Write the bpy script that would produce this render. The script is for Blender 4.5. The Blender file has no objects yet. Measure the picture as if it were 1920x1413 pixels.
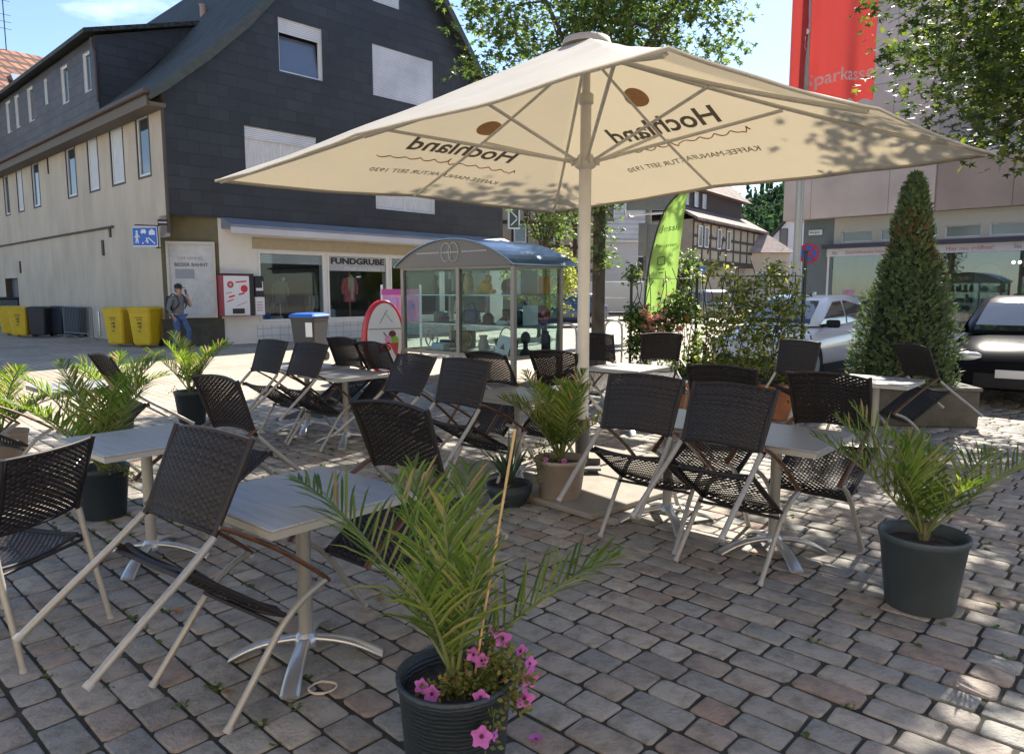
import bpy, math, random
from mathutils import Vector, Matrix, noise
R = math.radians
S = bpy.context.scene
C = S.collection
# ---------------------------------------------------------------- pixel helpers (photo 1920x1413)
F_, CX, CY, H_, TH = 1360., 960., 706.5, 1.6, math.atan(161.5/1360)
CT_, ST_ = math.cos(TH), math.sin(TH)
def ray(px, py):
    dx = (px-CX)/F_; dz = (CY-py)/F_
    return Vector((dx, CT_+dz*ST_, -ST_+dz*CT_))
def G(px, py, z=0.):
    r = ray(px, py); t = (z-H_)/r.z
    return Vector((r.x*t, r.y*t, z))
def PD(px, py, D):
    r = ray(px, py); t = D/r.y
    return Vector((r.x*t, D, r.z*t+H_))
class Frame:
    """vertical facade frame: x along the wall, y into the building"""
    def __init__(s, P, ang):
        s.P = Vector(P); s.a = ang   # ang: world angle of local x
    def loc(s, px, py, off=0.):      # point on plane local y=off
        ca, sa = math.cos(s.a), math.sin(s.a)
        Px, Py = s.P.x-sa*off, s.P.y+ca*off
        r = ray(px, py)
        det = r.x*(-sa)+ca*r.y
        t = (Px*(-sa)+ca*Py)/det
        u = ((r.x*t-Px)*ca+(r.y*t-Py)*sa)
        return u, r.z*t+H_
    def side(s, px, py, off=0.):     # point on plane local x=off -> (y,z)
        ca, sa = math.cos(s.a), math.sin(s.a)
        Px, Py = s.P.x+ca*off, s.P.y+sa*off
        r = ray(px, py)
        # r.t - P = v*(-sa,ca)
        det = r.x*ca+sa*r.y
        t = (Px*ca+sa*Py)/det
        v = (r.x*t-Px)*(-sa)+(r.y*t-Py)*ca
        return v, r.z*t+H_
# ---------------------------------------------------------------- materials
def nd(nt, t, **k):
    n = nt.nodes.new(t)
    for a, b in k.items():
        if a in n.inputs: n.inputs[a].default_value = b
        else: setattr(n, a, b)
    return n
def ramp(nt, f, stops):
    n = nt.nodes.new('ShaderNodeValToRGB')
    e = n.color_ramp.elements
    while len(e) < len(stops): e.new(.5)
    for i, (p, col) in enumerate(stops):
        e[i].position = p; e[i].color = (*col, 1) if len(col) == 3 else col
    nt.links.new(f, n.inputs[0]); return n.outputs[0]
_M = {}
def mat(name, col=(.5,.5,.5), rough=.6, metal=0., var=.0, scale=6., bump=0., bscale=60., trans=0., tcol=None,
        island=None, coat=0., spec=.5, emit=None, alpha=1., dirt=None, coord='Object', stretch=None):
    if name in _M: return _M[name]
    m = bpy.data.materials.new(name); m.use_nodes = True; nt = m.node_tree; L = nt.links.new
    b = nt.nodes['Principled BSDF']; out = nt.nodes['Material Output']
    b.inputs['Base Color'].default_value = (*col, 1); b.inputs['Roughness'].default_value = rough
    b.inputs['Metallic'].default_value = metal; b.inputs['Specular IOR Level'].default_value = spec
    b.inputs['Coat Weight'].default_value = coat
    tc = nd(nt, 'ShaderNodeTexCoord'); src = tc.outputs[coord]
    if stretch:
        mp = nd(nt, 'ShaderNodeMapping'); mp.inputs['Scale'].default_value = stretch; L(src, mp.inputs[0]); src = mp.outputs[0]
    csock = None
    if island:
        g = nd(nt, 'ShaderNodeNewGeometry'); csock = ramp(nt, g.outputs['Random Per Island'], island)
    if var:
        n = nd(nt, 'ShaderNodeTexNoise', Scale=scale, Detail=5., Roughness=.6); L(src, n.inputs['Vector'])
        if csock is None:
            lo = tuple(c*(1-var) for c in col); hi = tuple(min(1, c*(1+var)) for c in col)
            csock = ramp(nt, n.outputs[0], [(.3, lo), (.7, hi)])
    if dirt:
        dcol, amt, sc = dirt
        n2 = nd(nt, 'ShaderNodeTexNoise', Scale=sc, Detail=7., Roughness=.65); L(src, n2.inputs['Vector'])
        r2 = ramp(nt, n2.outputs[0], [(.45, (0,0,0)), (.75, (amt,)*3)])
        mx = nd(nt, 'ShaderNodeMix', data_type='RGBA'); L(r2, mx.inputs[0])
        if csock is not None: L(csock, mx.inputs[6])
        else: mx.inputs[6].default_value = (*col, 1)
        mx.inputs[7].default_value = (*dcol, 1); csock = mx.outputs[2]
    if csock is not None: L(csock, b.inputs['Base Color'])
    if bump:
        n3 = nd(nt, 'ShaderNodeTexNoise', Scale=bscale, Detail=4.); L(src, n3.inputs['Vector'])
        bp = nd(nt, 'ShaderNodeBump', Strength=bump, Distance=.01); L(n3.outputs[0], bp.inputs['Height']); L(bp.outputs[0], b.inputs['Normal'])
    if emit: b.inputs['Emission Color'].default_value = (*emit[0], 1); b.inputs['Emission Strength'].default_value = emit[1]
    if trans:
        t = nd(nt, 'ShaderNodeBsdfTranslucent'); mx = nd(nt, 'ShaderNodeMixShader', Fac=trans)
        if tcol: t.inputs[0].default_value = (*tcol, 1)
        elif csock is not None:
            hs = nd(nt, 'ShaderNodeHueSaturation', Saturation=1.15, Value=1.7); L(csock, hs.inputs['Color']); L(hs.outputs[0], t.inputs[0])
        else: t.inputs[0].default_value = (*col, 1)
        L(b.outputs[0], mx.inputs[1]); L(t.outputs[0], mx.inputs[2]); L(mx.outputs[0], out.inputs[0])
    _M[name] = m; return m
def glass_mat(name, tint=(.8,.85,.85), refl=.12, rough=.02):
    """thin pane: see-through with a mirror reflection"""
    if name in _M: return _M[name]
    m = bpy.data.materials.new(name); m.use_nodes = True; nt = m.node_tree; L = nt.links.new
    nt.nodes.remove(nt.nodes['Principled BSDF']); out = nt.nodes['Material Output']
    t = nd(nt, 'ShaderNodeBsdfTransparent'); t.inputs[0].default_value = (*tint, 1)
    g = nd(nt, 'ShaderNodeBsdfGlossy', Roughness=rough); g.inputs[0].default_value = (.9,.95,1,1)
    fr = nd(nt, 'ShaderNodeLayerWeight', Blend=.5); pw = nd(nt, 'ShaderNodeMath', operation='POWER'); pw.inputs[1].default_value = 4.; L(fr.outputs['Facing'], pw.inputs[0])
    ad = nd(nt, 'ShaderNodeMath', operation='MULTIPLY_ADD', use_clamp=True); ad.inputs[1].default_value = .6; ad.inputs[2].default_value = refl
    L(pw.outputs[0], ad.inputs[0]); mx = nd(nt, 'ShaderNodeMixShader'); L(ad.outputs[0], mx.inputs[0])
    L(t.outputs[0], mx.inputs[1]); L(g.outputs[0], mx.inputs[2]); L(mx.outputs[0], out.inputs[0])
    _M[name] = m; return m
# ---------------------------------------------------------------- mesh builder
class MB:
    def __init__(s): s.v = []; s.f = []; s.m = []; s.sm = []
    def add(s, vs, fs, mi=0, smooth=False):
        o = len(s.v); s.v += [tuple(v) for v in vs]
        for f in fs: s.f.append([i+o for i in f]); s.m.append(mi); s.sm.append(smooth)
        return s
    def box(s, c, d, rot=None, mi=0):
        x, y, z = d[0]/2, d[1]/2, d[2]/2
        vs = [Vector((i, j, k)) for i in (-x, x) for j in (-y, y) for k in (-z, z)]
        if rot: 
            M = Matrix.Rotation(rot[2], 3, 'Z') @ Matrix.Rotation(rot[1], 3, 'Y') @ Matrix.Rotation(rot[0], 3, 'X'); vs = [M@v for v in vs]
        vs = [v+Vector(c) for v in vs]
        return s.add(vs, [(0,1,3,2),(4,6,7,5),(0,4,5,1),(2,3,7,6),(0,2,6,4),(1,5,7,3)], mi)
    def b2(s, x0, x1, y0, y1, z0, z1, mi=0): return s.box(((x0+x1)/2,(y0+y1)/2,(z0+z1)/2),(abs(x1-x0),abs(y1-y0),abs(z1-z0)),None,mi)
    def rbox(s, c, d, r=.02, mi=0, seg=3):
        """box with rounded vertical+horizontal edges (chamfer stack)"""
        hx, hy, hz = d[0]/2, d[1]/2, d[2]/2; rings = []
        prof = [(r*(1-math.sin(t*math.pi/2/seg)), -hz+r*(1-math.cos(t*math.pi/2/seg))) for t in range(seg+1)]
        prof += [(a, -b) for a, b in reversed(prof)]
        for ins, z in prof:
            ring = []
            for q, (sx, sy) in enumerate(((1,1),(-1,1),(-1,-1),(1,-1))):
                for k in range(seg+1):
                    a = q*math.pi/2+k*math.pi/2/seg
                    ring.append((c[0]+sx*(hx-r)+math.cos(a)*(r-ins), c[1]+sy*(hy-r)+math.sin(a)*(r-ins), c[2]+z))
            rings.append(ring)
        return s.loft(rings, True, True, mi, True)
    def loft(s, rings, closed=True, caps=True, mi=0, smooth=True):
        n = len(rings[0]); vs = [v for r in rings for v in r]; fs = []
        for i in range(len(rings)-1):
            for j in range(n if closed else n-1):
                k = (j+1) % n; fs.append((i*n+j, i*n+k, (i+1)*n+k, (i+1)*n+j))
        s.add(vs, fs, mi, smooth)
        if caps and closed:
            s.add(rings[0], [tuple(reversed(range(n)))], mi); s.add(rings[-1], [tuple(range(n))], mi)
        return s
    def tube(s, pts, rad, seg=8, mi=0, caps=True, flat=1.):
        pts = [Vector(p) for p in pts]; n = len(pts)
        if not hasattr(rad, '__len__'): rad = [rad]*n
        up = None; rings = []
        for i in range(n):
            t = (pts[min(i+1, n-1)]-pts[max(i-1, 0)]).normalized()
            if up is None:
                up = Vector((0,0,1)) if abs(t.z) < .9 else Vector((1,0,0))
            u = (up-t*up.dot(t)).normalized(); w = t.cross(u); up = u
            rings.append([tuple(pts[i]+(u*math.cos(2*math.pi*k/seg)*flat+w*math.sin(2*math.pi*k/seg))*rad[i]) for k in range(seg)])
        return s.loft(rings, True, caps, mi, True)
    def lathe(s, prof, seg=24, c=(0,0,0), mi=0, caps=True):
        rings = [[(c[0]+r*math.cos(2*math.pi*k/seg), c[1]+r*math.sin(2*math.pi*k/seg), c[2]+z) for k in range(seg)] for r, z in prof]
        return s.loft(rings, True, caps, mi, True)
    def prism(s, poly, h0, h1, axis='z', mi=0):
        """extrude a 2D polygon along axis"""
        n = len(poly)
        def P(a, b, h): return {'z': (a, b, h), 'y': (a, h, b), 'x': (h, a, b)}[axis]
        vs = [P(a, b, h0) for a, b in poly]+[P(a, b, h1) for a, b in poly]
        fs = [tuple(reversed(range(n))), tuple(range(n, 2*n))]+[(i, (i+1) % n, (i+1) % n+n, i+n) for i in range(n)]
        return s.add(vs, fs, mi)
    def ball(s, c, r, seg=12, rings=8, mi=0):
        if not hasattr(r, '__len__'): r = (r, r, r)
        rs = []
        for i in range(rings+1):
            a = math.pi*i/rings; rr = max(math.sin(a), .001)
            rs.append([(c[0]+r[0]*rr*math.cos(2*math.pi*k/seg), c[1]+r[1]*rr*math.sin(2*math.pi*k/seg), c[2]-r[2]*math.cos(a)) for k in range(seg)])
        return s.loft(rs, True, False, mi, True)
    def build(s, name, mats, parent=None, loc=None, rot=None, fixn=False):
        me = bpy.data.meshes.new(name); me.from_pydata(s.v, [], s.f)
        if not isinstance(mats, (list, tuple)): mats = [mats]
        for m in mats: me.materials.append(m)
        me.polygons.foreach_set('material_index', s.m); me.polygons.foreach_set('use_smooth', s.sm); me.update()
        if fixn:
            import bmesh
            bm = bmesh.new(); bm.from_mesh(me); bmesh.ops.recalc_face_normals(bm, faces=bm.faces); bm.to_mesh(me); bm.free()
        o = bpy.data.objects.new(name, me); C.objects.link(o)
        if parent: o.parent = parent
        if loc is not None: o.location = loc
        if rot is not None: o.rotation_euler = rot
        return o
def tag(o, label=None, cat=None, group=None, kind=None):
    if label: o['label'] = label
    if cat: o['category'] = cat
    if group: o['group'] = group
    if kind: o['kind'] = kind
    return o
def thing(name, label, cat, loc=(0,0,0), rz=0., group=None):
    o = bpy.data.objects.new(name, None); C.objects.link(o); o.empty_display_size = .1
    o.location = loc; o.rotation_euler = (0, 0, rz)
    return tag(o, label, cat, group)
def kids(o): return [x for x in C.objects if x.parent == o]
def copy_tree(o, parent=None):
    c = o.copy(); C.objects.link(c); c.parent = parent
    for ch in kids(o): copy_tree(ch, c)
    return c
def text(body, size, m, parent=None, name='lettering', loc=(0,0,0), rot=(0,0,0), ext=.002, align='CENTER', mirror=False, shear=0., bold=0., sx=1.):
    cu = bpy.data.curves.new(name, 'FONT'); cu.body = body; cu.size = size; cu.extrude = ext; cu.align_x = align; cu.align_y = 'CENTER'
    cu.shear = shear; cu.offset = bold; cu.resolution_u = 3
    t = bpy.data.objects.new(name, cu); C.objects.link(t)
    dg = bpy.context.evaluated_depsgraph_get(); me = bpy.data.meshes.new_from_object(t.evaluated_get(dg))
    bpy.data.objects.remove(t)
    me.materials.clear(); me.materials.append(m)
    for v in me.vertices:
        v.co.x *= (-sx if mirror else sx)
    o = bpy.data.objects.new(name, me); C.objects.link(o); o.location = loc; o.rotation_euler = rot
    if parent: o.parent = parent
    return o
rnd = random.Random(7)
def U(a, b): return rnd.uniform(a, b)
SUNX, SUN_E, SKY_E, EXPO = 1.35, 4.8, .085, 1.56
# ================================================================ GROUND
M_stone = mat('paving_stone', rough=.8, island=[(0,(.22,.20,.175)),(.2,(.31,.28,.24)),(.42,(.235,.23,.21)),(.6,(.37,.335,.285)),(.78,(.27,.215,.175)),(.92,(.29,.285,.26)),(1,(.28,.195,.15))],
              bump=.8, bscale=55., dirt=((.08,.07,.055), .75, 11.))
M_joint = mat('joint_soil', (.035,.034,.024), .95, var=.5, scale=9., bump=.4, bscale=120.)
M_street = mat('street_stone', (.36,.33,.29), .85)
# street: procedural small setts
def setts(name, col1, col2, mort, sc):
    m = bpy.data.materials.new(name); m.use_nodes = True; nt = m.node_tree; L = nt.links.new; b = nt.nodes['Principled BSDF']
    tc = nd(nt, 'ShaderNodeTexCoord'); mp = nd(nt, 'ShaderNodeMapping'); mp.inputs['Rotation'].default_value = (0,0,R(46.)); L(tc.outputs['Object'], mp.inputs[0])
    br = nd(nt, 'ShaderNodeTexBrick', Scale=sc); br.inputs['Mortar Size'].default_value = .012; br.inputs['Mortar Smooth'].default_value = .3
    br.inputs['Brick Width'].default_value = .21; br.inputs['Row Height'].default_value = .15
    br.inputs['Color1'].default_value = (*col1,1); br.inputs['Color2'].default_value = (*col2,1); br.inputs['Mortar'].default_value = (*mort,1)
    L(mp.outputs[0], br.inputs['Vector'])
    n = nd(nt, 'ShaderNodeTexNoise', Scale=.6, Detail=6.); L(tc.outputs['Object'], n.inputs['Vector'])
    r = ramp(nt, n.outputs[0], [(.3,(.72,.72,.72)),(.7,(1.1,1.1,1.1))])
    mx = nd(nt, 'ShaderNodeMix', data_type='RGBA', blend_type='MULTIPLY'); mx.inputs[0].default_value = 1; L(br.outputs[0], mx.inputs[6]); L(r, mx.inputs[7]); L(mx.outputs[2], b.inputs['Base Color'])
    b.inputs['Roughness'].default_value = .85
    bp = nd(nt, 'ShaderNodeBump', Strength=.5, Distance=.01); bp.invert = True; L(br.outputs['Fac'], bp.inputs['Height']); L(bp.outputs[0], b.inputs['Normal'])
    return m
M_sett = setts('street_setts', (.37,.31,.24), (.46,.39,.305), (.20,.165,.125), 1.)
M_asph = mat('asphalt', (.055,.055,.058), .9, var=.3, scale=3., bump=.4, bscale=150.)
g = MB(); g.add([(-400,-60,-.03),(400,-60,-.03),(400,700,-.03),(-400,700,-.03)], [(0,1,2,3)])
tag(g.build('ground', mat('ground_earth', (.2,.19,.16), .95, var=.3, scale=.5)), kind='structure')
g = MB(); g.add([(-45,-6,-.012),(45,-6,-.012),(45,75,-.012),(-45,75,-.012)], [(0,1,2,3)])
tag(g.build('pavement', M_sett), kind='structure')
# geometry pavers near the camera; rows run along A, courses step along B
def stones():
    mb = MB(); A = Vector((math.cos(R(136.5)), math.sin(R(136.5)))); B = Vector((math.cos(R(46.5)), math.sin(R(46.5))))
    pitch = .148; rr = random.Random(3)
    for j in range(-36, 112):
        b0 = j*pitch; a = -10.2+rr.uniform(0, .2); wav = rr.uniform(-.004,.004)
        while a < 10.5:
            ln = rr.choice((.165,.19,.205,.21,.235,.28))
            cen = A*(a+ln/2)+B*(b0+pitch/2)
            a += ln
            if cen.y < .4 or cen.y > 12.6 or abs(cen.x) > .78*cen.y+2.6: continue
            if cen.x < -2.1 and cen.y > 9.2+ (cen.x+2.1)*.25: continue
            near = cen.y < 7 and abs(cen.x) < .75*cen.y+.6
            gp = rr.uniform(.009,.016); hx, hy = (ln-gp)/2, (pitch-gp)/2
            z = rr.uniform(-.003,.003); tx, ty = rr.uniform(-.012,.012), rr.uniform(-.015,.015); rot = rr.uniform(-.02,.02)
            ch = rr.uniform(.010,.026)
            def ring(ins, zz, cc):
                x, y = hx-ins, hy-ins; pts = []
                for (sx, sy) in ((1,1),(-1,1),(-1,-1),(1,-1)):
                    p, q = (sx*x, sy*(y-cc)), (sx*(x-cc*.9), sy*y)
                    if near:
                        mid = (sx*(x-cc*.28), sy*(y-cc*.28)); seq = [p, mid, q]
                    else: seq = [p, q]
                    if sx*sy < 0: seq.reverse()
                    pts += seq
                out = []
                for k, (u, v) in enumerate(pts):
                    u += wob[k % len(wob)]; v += wob[(k*3+1) % len(wob)]
                    u2, v2 = u*math.cos(rot)-v*math.sin(rot), u*math.sin(rot)+v*math.cos(rot)
                    w = cen+A*u2+B*(v2+wav); out.append((w.x, w.y, zz+z+tx*u+ty*v))
                return out
            wob = [rr.uniform(-.0035,.0035) for _ in range(12)]
            if near: rs = [ring(0, -.02, ch), ring(.0008, -.007, ch), ring(.0035, -.002, ch*.95), ring(.009, 0, ch*.85)]
            else: rs = [ring(0, -.012, ch), ring(.006, 0, ch*.9)]
            n = len(rs[0]); mb.loft(rs, True, False, 0, True); mb.add(rs[-1], [tuple(range(n))], 0, True)
            # merge cap verts so the cap is one island with its sides
    return mb
mb = stones(); pv = mb.build('paving', M_stone)
import bmesh
bm = bmesh.new(); bm.from_mesh(pv.data); bmesh.ops.remove_doubles(bm, verts=bm.verts, dist=1e-5); bmesh.ops.recalc_face_normals(bm, faces=bm.faces); bm.to_mesh(pv.data); bm.free()
tag(pv, kind='structure')
g = MB(); g.add([(-9,-4,-.0085),(9.6,-4,-.0085),(12,12.4,-.0085),(-2.4,12.4,-.0085),(-3,9.0,-.0085),(-10,7.2,-.0085)], [(0,1,2,3,4,5)])
tag(g.build('joint_soil', M_joint), kind='structure')
# weeds in the joints
M_weed = mat('weed', rough=.7, island=[(0,(.05,.09,.02)),(.6,(.09,.14,.03)),(1,(.16,.19,.06))], trans=.4)
w = MB()
def blade_tuft(mb, p, n, h, spread, rr, wd=.006):
    for _ in range(n):
        a = rr.uniform(0, 6.28); l = h*rr.uniform(.4,1); o = spread*rr.uniform(0,1)
        x, y = p[0]+math.cos(a)*o*.6, p[1]+math.sin(a)*o*.6; dx, dy = math.cos(a), math.sin(a); q = wd*rr.uniform(.6,1.5)
        z0 = p[2] if len(p) > 2 else -.005
        mb.add([(x-dy*q,y+dx*q,z0),(x+dy*q,y-dx*q,z0),(x+dx*l*.5+dy*q*1.4,y+dy*l*.5-dx*q*1.4,z0+l*.55),(x+dx*l,y+dy*l,z0+l*.5),(x+dx*l*.5-dy*q*1.4,y+dy*l*.5+dx*q*1.4,z0+l*.55)], [(0,1,2,4),(4,2,3)])
rr = random.Random(11)
Av = Vector((math.cos(R(136.5)), math.sin(R(136.5)))); Bv = Vector((math.cos(R(46.5)), math.sin(R(46.5))))
for cx, cy, n, sp in [(-3.3,5.4,60,.8),(-2.7,4.9,40,.6),(-3.5,6.2,40,.8),(-2.3,6.6,50,1.2),(-1.5,8.2,50,1.3),(-3.6,8.3,60,1.2),(-.6,5.8,40,.8),(.2,6.6,30,.8),(1.8,3.7,14,.9),(2.6,3.2,8,.6),(1.5,5.2,20,.8),(-1.9,3.2,14,.6),(-.95,2.55,5,.25),(-1.2,2.75,4,.1),(1.2,2.4,4,.4),(3.4,4.9,30,1.2)]:
    for _ in range(n):
        q = Vector((cx+rr.gauss(0,sp*.5), cy+rr.gauss(0,sp*.5)))
        j = round(q.dot(Bv)/.148); q = Av*q.dot(Av)+Bv*(j*.148)
        blade_tuft(w, (q.x,q.y), rr.randint(4,9), rr.uniform(.012,.035), .03, rr)
tag(w.build('weeds', M_weed), 'green weeds growing in the joints between the paving stones', 'weeds', kind='stuff')
# light concrete slabs weighing down the umbrella foot
M_slab = mat('concrete_slab', (.25,.225,.19), .9, var=.18, scale=5., bump=.4, bscale=90., dirt=((.2,.18,.15),.5,4.))
slab_spots = [(-.30,-.30),(.30,-.30),(-.30,.30),(.30,.30)]
PX, PY = .61, 6.2
for i, (a, b) in enumerate([(0.46,-.46),(-.46,-.46),(.46,.46),(-.46,.46)]):
    c0, s0 = math.cos(R(43)), math.sin(R(43)); x, y = PX+a*c0-b*s0, PY+a*s0+b*c0
    m = MB(); m.rbox((0,0,.022),(.88,.88,.044),.01)
    lab = ['concrete slab at the umbrella foot, rightmost of the four','concrete slab at the umbrella foot, nearest the camera','concrete slab at the umbrella foot, farthest from the camera','concrete slab at the umbrella foot, leftmost of the four'][i]
    tag(m.build('concrete_slab', M_slab, None, (x,y,.0), (0,0,R(43)+U(-.01,.01))), lab, 'concrete slab', 'ballast slabs around the umbrella pole')

# ================================================================ UMBRELLA
M_cloth = mat('umbrella_cloth', (.57,.545,.50), .8, trans=.38, tcol=(.36,.30,.20), bump=.55, bscale=4., var=.05, scale=2., dirt=((.5,.45,.38),.35,3.))
M_frame = mat('umbrella_frame', (.60,.57,.52), .45, metal=.15, var=.04)
M_ink = mat('print_ink', (.30,.265,.215), .8, trans=.4, tcol=(.22,.165,.11))
M_orange = mat('print_orange', (.36,.22,.13), .8, trans=.4, tcol=(.36,.19,.09), var=.3, scale=30.)
M_ochre = mat('print_script', (.45,.2,.06), .8, trans=.5, tcol=(.6,.3,.12))
um = thing('market_umbrella', 'huge cream square umbrella with mirrored coffee lettering on a single beige pole', 'umbrella', (PX,PY,0))
cor = {'left':(-2.79,6.98,2.62),'near':(.66,3.2,2.62),'right':(3.62,5.58,2.62),'far':(.54,9.62,2.62)}
L0 = {k: Vector(v)-Vector((PX,PY,0)) for k, v in cor.items()}
peak = Vector((0,0,3.66)); seq = ['near','right','far','left']
mids = {}
for i, k in enumerate(seq):
    a, b = L0[k], L0[seq[(i+1) % 4]]; m_ = (a+b)/2; mids[(k, seq[(i+1) % 4])] = Vector((m_.x*1.0, m_.y*1.0, 2.66))
def canopy_pt(P0, P1, u, t):
    """u along the rim between P0,P1; t 0 peak..1 rim"""
    e = P0.lerp(P1, u); p = peak.lerp(e, t)
    sag = .02*math.sin(math.pi*u)*t*(1.0) + .03*math.sin(math.pi*t)
    bow = .025*math.sin(math.pi*u)*(t**3)          # rim curves inward between rib ends
    p = p.copy(); p.x -= e.x*bow*.35; p.y -= e.y*bow*.35; p.z -= sag*.8 - .012*noise.noise(Vector((p.x*1.7,p.y*1.7,3)))*1.2
    return p
cv = MB(); NU, NT = 14, 22
rim = []
for i, k in enumerate(seq):
    k2 = seq[(i+1) % 4]; mm = mids[(k, k2)]
    for P0, P1 in ((L0[k], mm), (mm, L0[k2])):
        grid = [[canopy_pt(P0, P1, u/NU, .03+.97*t/NT) for u in range(NU+1)] for t in range(NT+1)]
        vs = [p for row in grid for p in row]
        cv.add(vs, [(t*(NU+1)+u, t*(NU+1)+u+1, (t+1)*(NU+1)+u+1, (t+1)*(NU+1)+u) for t in range(NT) for u in range(NU)], 0, True)
        rim.append(grid[-1])
cnp = cv.build('canopy', M_cloth, um)
bm = bmesh.new(); bm.from_mesh(cnp.data); bmesh.ops.remove_doubles(bm, verts=bm.verts, dist=1e-4); bm.to_mesh(cnp.data); bm.free()
hm = MB()
for row in rim:
    vs = []
    for p in row:
        d_ = Vector((p.x,p.y,0)).normalized()
        vs += [p+Vector((0,0,.006)), p+d_*.003+Vector((0,0,-.018)), p-d_*.035+Vector((0,0,.008))]
    n = len(row); fs = []
    for i in range(n-1): fs += [(i*3,i*3+1,i*3+4,i*3+3),(i*3+1,i*3+2,i*3+5,i*3+4)]
    hm.add(vs, fs, 0, True)
hm.build('hem', M_cloth, um)
# vent cap on top
vc = MB(); vc.lathe([(.21,3.575),(.19,3.63),(.08,3.66),(.02,3.665)], 16); vc.build('vent_cap', mat('cap_cloth', (.36,.33,.29), .8), um)
pm = MB(); pm.tube([(0,0,0),(0,0,2.62)], .052, 20); pm.tube([(0,0,2.6),(0,0,3.2)], .045, 16); pm.tube([(0,0,3.2),(0,0,3.58)], .034, 14)
pm.build('pole', M_frame, um)
hb = MB(); hb.lathe([(.053,2.60),(.085,2.62),(.10,2.66),(.075,2.69),(.06,2.72)], 20)
for k in range(8):
    a = R(39+22.5)+k*math.pi/4; hb.box((math.cos(a)*.10,math.sin(a)*.10,2.665),(.05,.02,.05),(0,0,a))
hb.build('hub', M_frame, um)
hb = MB(); hb.lathe([(.05,3.12),(.062,3.13),(.062,3.2),(.05,3.21)], 16); hb.build('collar', M_frame, um)
hb = MB(); hb.lathe([(.04,3.48),(.08,3.5),(.08,3.56),(.04,3.58)], 16); hb.build('top_hub', M_frame, um)
ends = [L0[k] for k in seq]+list(mids.values())
for e in ends:
    st = Vector((0,0,3.55)); dv = Vector((e.x,e.y,0)).normalized()
    tgt = e-dv*.06+Vector((0,0,.01))
    ribm = MB(); pts = [st+dv*.07+(tgt-st-dv*.07)*(i/8)-Vector((0,0,.04-.018*(i/8)**3+.03*math.sin(math.pi*i/8))) for i in range(9)]
    ribm.tube(pts, .016, 4); rb = ribm.build('rib', M_frame, um)
    stm = MB(); L_ = e.length; q = pts[4] if L_ < 2.55+2 else pts[3]
    a0 = Vector((0,0,2.67))+dv*.11; side = Vector((-dv.y,dv.x,0))*.0
    stm.tube([a0, q-Vector((0,0,.02))], .014, 6); stm.build('strut', M_frame, rb)
# foot plate
fp = MB(); fp.box((0,0,.085),(.3,.3,.02)); fp.tube([(0,0,.09),(0,0,.5)], .06, 18)
for a in range(4): fp.box((math.cos(a*1.5708)*.11,math.sin(a*1.5708)*.11,.12),(.1,.012,.06),(0,0,a*1.5708))
fp.build('foot', mat('steel_foot', (.1,.1,.1), .5, metal=.6), um)
# print, seen mirrored from below
def canopy_print(e0, e1, zoff=.015):
    """frame on a slope: origin at rim mid, x along rim, y up the slope"""
    mid = (e0+e1)/2; xa = (e1-e0).normalized(); ya = (peak-mid); Ln = ya.length; ya = (ya-xa*ya.dot(xa)).normalized(); za = xa.cross(ya)
    return mid, xa, ya, za
def squiggle(n=10, L=1.7, amp=.05):
    pts = []; rr = random.Random(5)
    for i in range(n*12+1):
        t = i/(n*12); x = -L/2+L*t; loop = t*n*2*math.pi
        am = amp*(.35+.65*abs(math.sin(t*7.3)))*(2.0 if (t < .06 or .48 < t < .53) else .5)
        pts.append((x+am*.5*math.cos(loop), am*math.sin(loop), 0))
    return pts
for (ka, kb) in (('far','left'),('right','far')):
    mid, xa, ya, za = canopy_print(L0[ka], L0[kb])
    Mx = Matrix((xa, ya, za)).transposed().to_4x4()
    for body, size, yy, m_, kw in (('Hochland', .335, 1.10, M_ink, dict(bold=.006)), ('KAFFEE-MANUFAKTUR SEIT 1930', .11, .55, M_ink, {})):
        o = text(body, size, m_, um, 'lettering', mirror=False, ext=.0008, **kw)
        me = o.data
        for v in me.vertices:
            x, y, z = v.co.x, v.co.y+yy, v.co.z
            p = mid+xa*x+ya*y
            # drop to canopy surface: recompute via barycentric on slope
            t_ = 1-y/ (peak-mid).length; 
            w_ = x/max(.2,(L0[ka]-L0[kb]).length/2*t_)
            mm = mids[(ka,kb)]; a_ = L0[ka] if w_ < 0 else L0[kb]
            pp = canopy_pt(mm, a_, min(1, abs(w_)), t_)
            v.co = pp-Vector((0,0,.006))+za*z
    def onc(x, y):
        t_ = 1-y/(peak-mid).length; w_ = x/max(.2,(L0[ka]-L0[kb]).length/2*t_); a_ = L0[ka] if w_ < 0 else L0[kb]
        return canopy_pt(mids[(ka,kb)], a_, min(1,abs(w_)), t_)-Vector((0,0,.007))
    sq = MB(); pts = squiggle(); q = [onc(x, y+.83) for x, y, z in pts]
    sq.tube([tuple(p) for p in q], .0055, 4); sq.build('script_print', M_ochre, um)
    ci = MB(); n = 28; ring = [onc(.125*math.cos(2*math.pi*k/n), 1.52+.125*math.sin(2*math.pi*k/n)) for k in range(n)]
    ci.add(ring+[onc(0,1.52)], [(k,(k+1)%n,n) for k in range(n)]); ci.build('bean_print', M_orange, um)
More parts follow.
